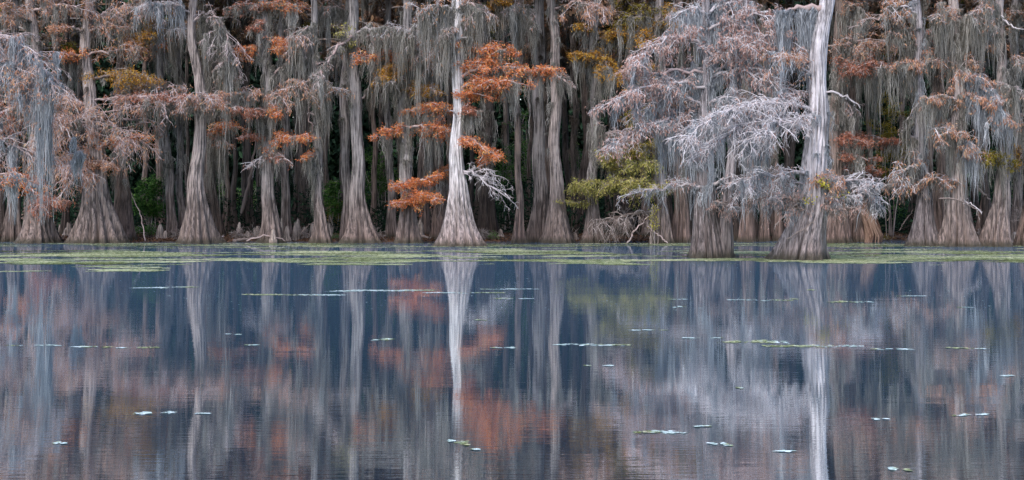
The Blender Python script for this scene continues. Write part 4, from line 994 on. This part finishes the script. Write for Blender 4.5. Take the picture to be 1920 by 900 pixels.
# dense wood far behind
acc = Acc()
n = 800000
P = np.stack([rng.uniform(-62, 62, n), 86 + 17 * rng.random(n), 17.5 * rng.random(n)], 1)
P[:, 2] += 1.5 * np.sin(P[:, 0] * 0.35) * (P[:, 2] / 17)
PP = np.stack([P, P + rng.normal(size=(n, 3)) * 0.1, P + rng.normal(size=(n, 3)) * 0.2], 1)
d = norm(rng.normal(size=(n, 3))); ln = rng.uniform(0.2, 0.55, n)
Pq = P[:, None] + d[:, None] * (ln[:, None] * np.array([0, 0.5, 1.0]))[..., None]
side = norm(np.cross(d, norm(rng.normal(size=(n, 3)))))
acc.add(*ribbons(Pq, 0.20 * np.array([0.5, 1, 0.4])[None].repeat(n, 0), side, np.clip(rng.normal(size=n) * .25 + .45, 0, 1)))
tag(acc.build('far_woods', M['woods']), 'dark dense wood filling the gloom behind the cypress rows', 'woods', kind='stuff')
# dark undergrowth between rows
acc = Acc()
n = 80000
x = rng.uniform(-45, 45, n); y = 66.5 + 22 * rng.random(n) ** 1.4
hgt = 1.7 + 1.1 * np.sin(x * 0.8 + 1.3) * np.sin(x * 0.31 + y * 0.2)
P = np.stack([x, y, ground_z(x, y) + np.clip(hgt, 0.25, 3) * rng.random(n)], 1)
d = norm(rng.normal(size=(n, 3)) * [1, 1, 0.6]); ln = rng.uniform(0.1, 0.3, n)
Pq = P[:, None] + d[:, None] * (ln[:, None] * np.array([0, 0.5, 1.0]))[..., None]
side = norm(np.cross(d, norm(rng.normal(size=(n, 3)))))
acc.add(*ribbons(Pq, 0.07 * np.array([0.5, 1, 0.4])[None].repeat(n, 0), side, np.clip(rng.normal(size=n) * .25 + .45, 0, 1)))
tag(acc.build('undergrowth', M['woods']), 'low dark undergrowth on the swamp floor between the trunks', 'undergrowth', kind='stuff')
# fallen leaves on the bank
acc = Acc(); n = 22000
x = rng.uniform(-28, 28, n); y = shore(x) + 7 * rng.random(n) ** 1.5
P = np.stack([x, y, np.maximum(ground_z(x, y), 0) + 0.01 + 0.03 * rng.random(n)], 1)
d = norm(rng.normal(size=(n, 3)) * [1, 1, 0.4]); ln = rng.uniform(0.05, 0.14, n)
Pq = P[:, None] + d[:, None] * (ln[:, None] * np.array([0, 0.5, 1.0]))[..., None]
side = norm(np.cross(d, norm(rng.normal(size=(n, 3)) * [.4, .4, 1])))
acc.add(*ribbons(Pq, 0.05 * np.array([0.5, 1, 0.4])[None].repeat(n, 0), side, rng.random(n)))
tag(acc.build('leaf_litter', M['litter']), 'reddish brown leaf litter along the bank', 'leaf litter', kind='stuff')


# floating weed
def weed_quads(acc, x, y, size, tone, ax=1.4):
    n = len(x); a = rng.random(n) * 6.28
    s = size * (0.5 + rng.random(n))
    ang = a[:, None] + np.array([0, 1.57, 3.14, 4.71]) + rng.normal(size=(n, 4)) * 0.3
    V = np.stack([x[:, None] + s[:, None] * ax * np.cos(ang), y[:, None] + s[:, None] * np.sin(ang), 0.003 + 0.003 * rng.random((n, 4))], -1)
    acc.add(V.reshape(-1, 3), np.arange(n * 4).reshape(n, 4), np.repeat(tone, 4))


def vnoise(x, y, seed=0):
    r = np.random.default_rng(seed); v = 0
    for o_ in range(5):
        for _ in range(3):
            a = r.random() * 6.28; f = (1.0 * 1.9 ** o_)
            v = v + np.sin(f * (x * math.cos(a) + y * math.sin(a)) + r.random() * 6.28) * 0.62 ** o_
    return v


n = 700000
py = rng.uniform(456, 523, n); px = rng.uniform(-260, 2180, n)
Yv = CH * F / (py - PH); x = (px - 960) * Yv / F
wl = 1 / (1 + np.exp((px - 560) / 90.0))      # the mat reaches further out at the left
lim = 492 + 20 * wl * np.clip(np.sin(px / 190.0 + 0.9), -0.2, 1) + 1.5 * np.sin(px / 37.0)
dens = vnoise(x * 0.28, Yv * 1.0, 3) + 1.1 * vnoise(x * 0.9, Yv * 2.6, 5)
thr = np.interp(py, [456, 461, 464, 470, 478, 489, 493, 497, 523], [-1.5, -0.6, 2.0, 0.7, -0.3, 0.3, 1.0, 2.4, 2.8])
thr = thr + np.where(px > 1540, -1.5 * ((py > 472) & (py < 494)), 0) + np.where((px > 930) & (px < 1540), 0.3, 0) - 0.9 * wl * ((py > 470) & (py < lim))
thr = thr + np.where((py > 461) & (py < 466), 0.5, 0)
keep = (dens > thr) & (py < np.maximum(lim, 494) + 3)
# thin the far part, where a pixel row covers metres
keep &= rng.random(n) < np.interp(py, [456, 470, 523], [0.55, 0.8, 1.0])
x, Yv = x[keep], Yv[keep]
acc = Acc()
tone = np.clip(0.45 + 0.10 * vnoise(x * 0.5, Yv * 1.5, 9) + rng.normal(size=len(x)) * 0.35, 0, 1)
weed_quads(acc, x, Yv, 0.04, tone)
tag(acc.build('duckweed', M['weed'], smooth=False), 'green floating duckweed mats along the bank', 'duckweed', kind='stuff')
print('duckweed', len(x))

patches = [  # px0, px1, py, half height px, green share, label
    (622, 808, 545, 2.2, .2, 'long pale weed streak below the orange reflection'), (452, 640, 553, 1.6, .6, 'long green weed streak left of the pale one'), (252, 365, 539, 1.6, .3, 'thin streak below the wide fluted trees'),
    (800, 940, 549, 1.3, .4, 'thin streak across the white trunk reflection'), (905, 1005, 542, 1.0, .1, 'faint short streak right of the white reflection'), (925, 1010, 560, 1.0, .3, 'faint streak under the faint short one'),
    (1250, 1290, 561, 1.0, .3, 'tiny dash left of the near double tree reflection'), (1262, 1285, 576, 1.8, .2, 'small dotted cluster below the tiny dash'), (1372, 1480, 563, 1.2, .3, 'streak between the near tree reflections'), (1485, 1520, 561, .9, .5, 'short dash right of that streak'),
    (1555, 1632, 566, 2.2, .7, 'green-tipped streak right of the leaning reflection'), (1505, 1540, 544, 1.2, .8, 'small green dash on the leaning reflection'), (1795, 1832, 576, 1.0, .2, 'faint dash near the right edge'), (1685, 1760, 555, 1.0, .1, 'dotted line toward the right edge'),
    (690, 752, 637, 2.2, .5, 'two-lobed green raft below the pencil-thin trunk'), (130, 215, 651, 2.0, .7, 'green cluster far left'), (222, 298, 652, 1.8, .6, 'second green cluster far left'), (15, 110, 648, 1.0, .3, 'faint dotted line at the left edge'),
    (462, 488, 647, 1.0, .3, 'tiny dash left of centre'), (1045, 1178, 647, 2.0, .3, 'long level streak right of centre'), (918, 968, 652, 1.4, .2, 'small tapering dash near the centre'), (1180, 1250, 619, 1.2, .3, 'faint streak above the long raft'),
    (1285, 1360, 634, 1.2, .2, 'thin pale lead-in of the long raft'), (1345, 1470, 641, 4.0, .9, 'wide bushy green raft'), (1440, 1610, 649, 2.6, .6, 'trailing right end of the bushy raft'), (1638, 1708, 655, 1.6, .1, 'short pale streak right of the bushy raft'),
    (1778, 1842, 653, 1.8, .8, 'green raft near the right edge'), (1098, 1146, 686, 1.0, .3, 'tiny dash below the long level streak'), (1372, 1390, 727, 2.0, 1, 'single small green tuft'), (240, 322, 775, 3.6, .02, 'bright white streak, lower left'),
    (352, 396, 776, 1.6, .02, 'short white dash beside the bright streak'), (104, 124, 831, 2.2, .02, 'small white fleck at lower left'), (838, 880, 830, 6.0, .5, 'round pale raft on the white trunk reflection'), (880, 900, 843, 2.0, .5, 'little fleck beside the round raft'),
    (1192, 1284, 811, 4.5, .35, 'pale raft with one green end'), (1298, 1332, 800, 1.6, .1, 'faint dash above the green-ended raft'), (1328, 1368, 833, 3.6, .1, 'small pale oval raft'), (1435, 1502, 846, 2.2, .1, 'faint streak left of the pale leaning reflection'),
    (1672, 1702, 881, 4.0, .6, 'small raft near the lower right'), (1632, 1662, 786, 1.8, .1, 'faint fleck right of the leaning reflection'), (1788, 1866, 778, 2.2, .05, 'dotted pale line at right'), (1880, 1905, 705, 1.4, .1, 'tiny fleck at the right edge'), (420, 452, 627, .9, .1, 'faint dash upper left'), (875, 912, 600, 1.0, .5, 'faint dash on the white reflection, upper')]
for (x0, x1, py0, hh, gs, lab) in patches:
    Yc = CH * F / (py0 - PH); k = Yc / F
    wx = (x1 - x0) / 2 * k; wy = 0.75 * hh * Yc * Yc / (CH * F)
    area = wx * wy * 4
    size = 0.02 if Yc > 14 else 0.014
    cnt = int(min(5000, max(60, area / (size * size * 2.2) * 0.75)))
    cl = max(3, int((x1 - x0) / 14))
    cxs = rng.uniform(-1, 1, cl); cys = rng.normal(size=cl) * 0.35 + cxs * rng.normal() * 0.4; cr = rng.uniform(0.12, 0.4, cl)
    i = rng.integers(0, cl, cnt)
    lx = cxs[i] + rng.normal(size=cnt) * cr[i] * 0.6; ly = cys[i] + rng.normal(size=cnt) * 0.3
    ok = (np.abs(lx) < 1.1) & (np.abs(ly) < 1.3); lx, ly = lx[ok], ly[ok]
    x = ((x0 + x1) / 2 - 960) * k + lx * wx; y = Yc + ly * wy
    org = np.array([((x0 + x1) / 2 - 960) * k, Yc, 0])
    root = empty('weed_patch', org); tag(root, 'floating weed: ' + lab, 'weed patch', 'floating weed patches on open water')
    gm = (lx * (1 if rng.random() < .5 else -1) * 0.5 + 0.5 + rng.normal(size=len(lx)) * 0.15) < gs
    for msk, nm, mt in ((gm, 'green_leaves', 'weed'), (~gm, 'pale_leaves', 'weed_pale')):
        if msk.sum() > 2:
            acc = Acc(); weed_quads(acc, x[msk], y[msk], size, rng.random(msk.sum()))
            acc.build(nm, M[mt], root, org, smooth=False)

# scattered flecks on open water
n = 900
py = 495 + 90 * rng.random(n) ** 1.6; px = rng.uniform(0, 1920, n)
Yv = CH * F / (py - PH); x = (px - 960) * Yv / F
acc = Acc(); weed_quads(acc, x, Yv, 0.012, rng.random(n) * 0.7)
tag(acc.build('floating_flecks', M['weed_pale'], smooth=False), 'tiny pale leaf flecks scattered on the open water', 'leaf flecks', kind='stuff')

# ------------------------------------------------------------------ light, sky, camera
w = bpy.data.worlds.new('World'); S.world = w; w.use_nodes = True
nt = w.node_tree; bg = nt.nodes['Background']
sky = nt.nodes.new('ShaderNodeTexSky'); sky.sky_type = 'NISHITA'; sky.sun_disc = False
SE, SR = math.radians(50), math.radians(205)
sky.sun_elevation = SE; sky.sun_rotation = SR
sky.air_density = 1.0; sky.dust_density = 2.0; sky.ozone_density = 1.0
nt.links.new(sky.outputs[0], bg.inputs[0]); bg.inputs[1].default_value = 0.12
sun = bpy.data.lights.new('sun', 'SUN'); sun.energy = 0.8; sun.angle = math.radians(25); sun.color = (1.0, 0.92, 0.88)
so = bpy.data.objects.new('sun', sun); COL.objects.link(so)
# sun direction matching the sky: rotation measured clockwise from +Y
dx, dy_ = math.sin(SR) * math.cos(SE), math.cos(SR) * math.cos(SE)
from mathutils import Vector
so.rotation_euler = Vector((dx, dy_, math.sin(SE))).to_track_quat('Z', 'Y').to_euler()

cam = bpy.data.cameras.new('camera'); co = bpy.data.objects.new('camera', cam); COL.objects.link(co)
co.location = (0, 0, CH); co.rotation_euler = (math.radians(90), 0, 0)
cam.sensor_width = 36; cam.lens = 36 * F / 1920; cam.shift_y = -(450 - PH) / 1920
cam.clip_end = 2000
S.camera = co
S.view_settings.view_transform = 'Standard'; S.view_settings.look = 'None'
S.view_settings.exposure = 1.5; S.view_settings.gamma = 1
S.render.engine = 'CYCLES'
cy = S.cycles
cy.use_denoising = True; cy.denoising_prefilter = 'NONE'; cy.denoising_input_passes = 'RGB_ALBEDO_NORMAL'
cy.max_bounces = 6; cy.diffuse_bounces = 3; cy.glossy_bounces = 2; cy.transmission_bounces = 3
cy.use_adaptive_sampling = True; cy.adaptive_threshold = 0.02
cy.caustics_reflective = False; cy.caustics_refractive = False
tot = sum(len(o.data.polygons) for o in S.objects if o.type == 'MESH')
print('polys', tot, 'objects', len(S.objects))
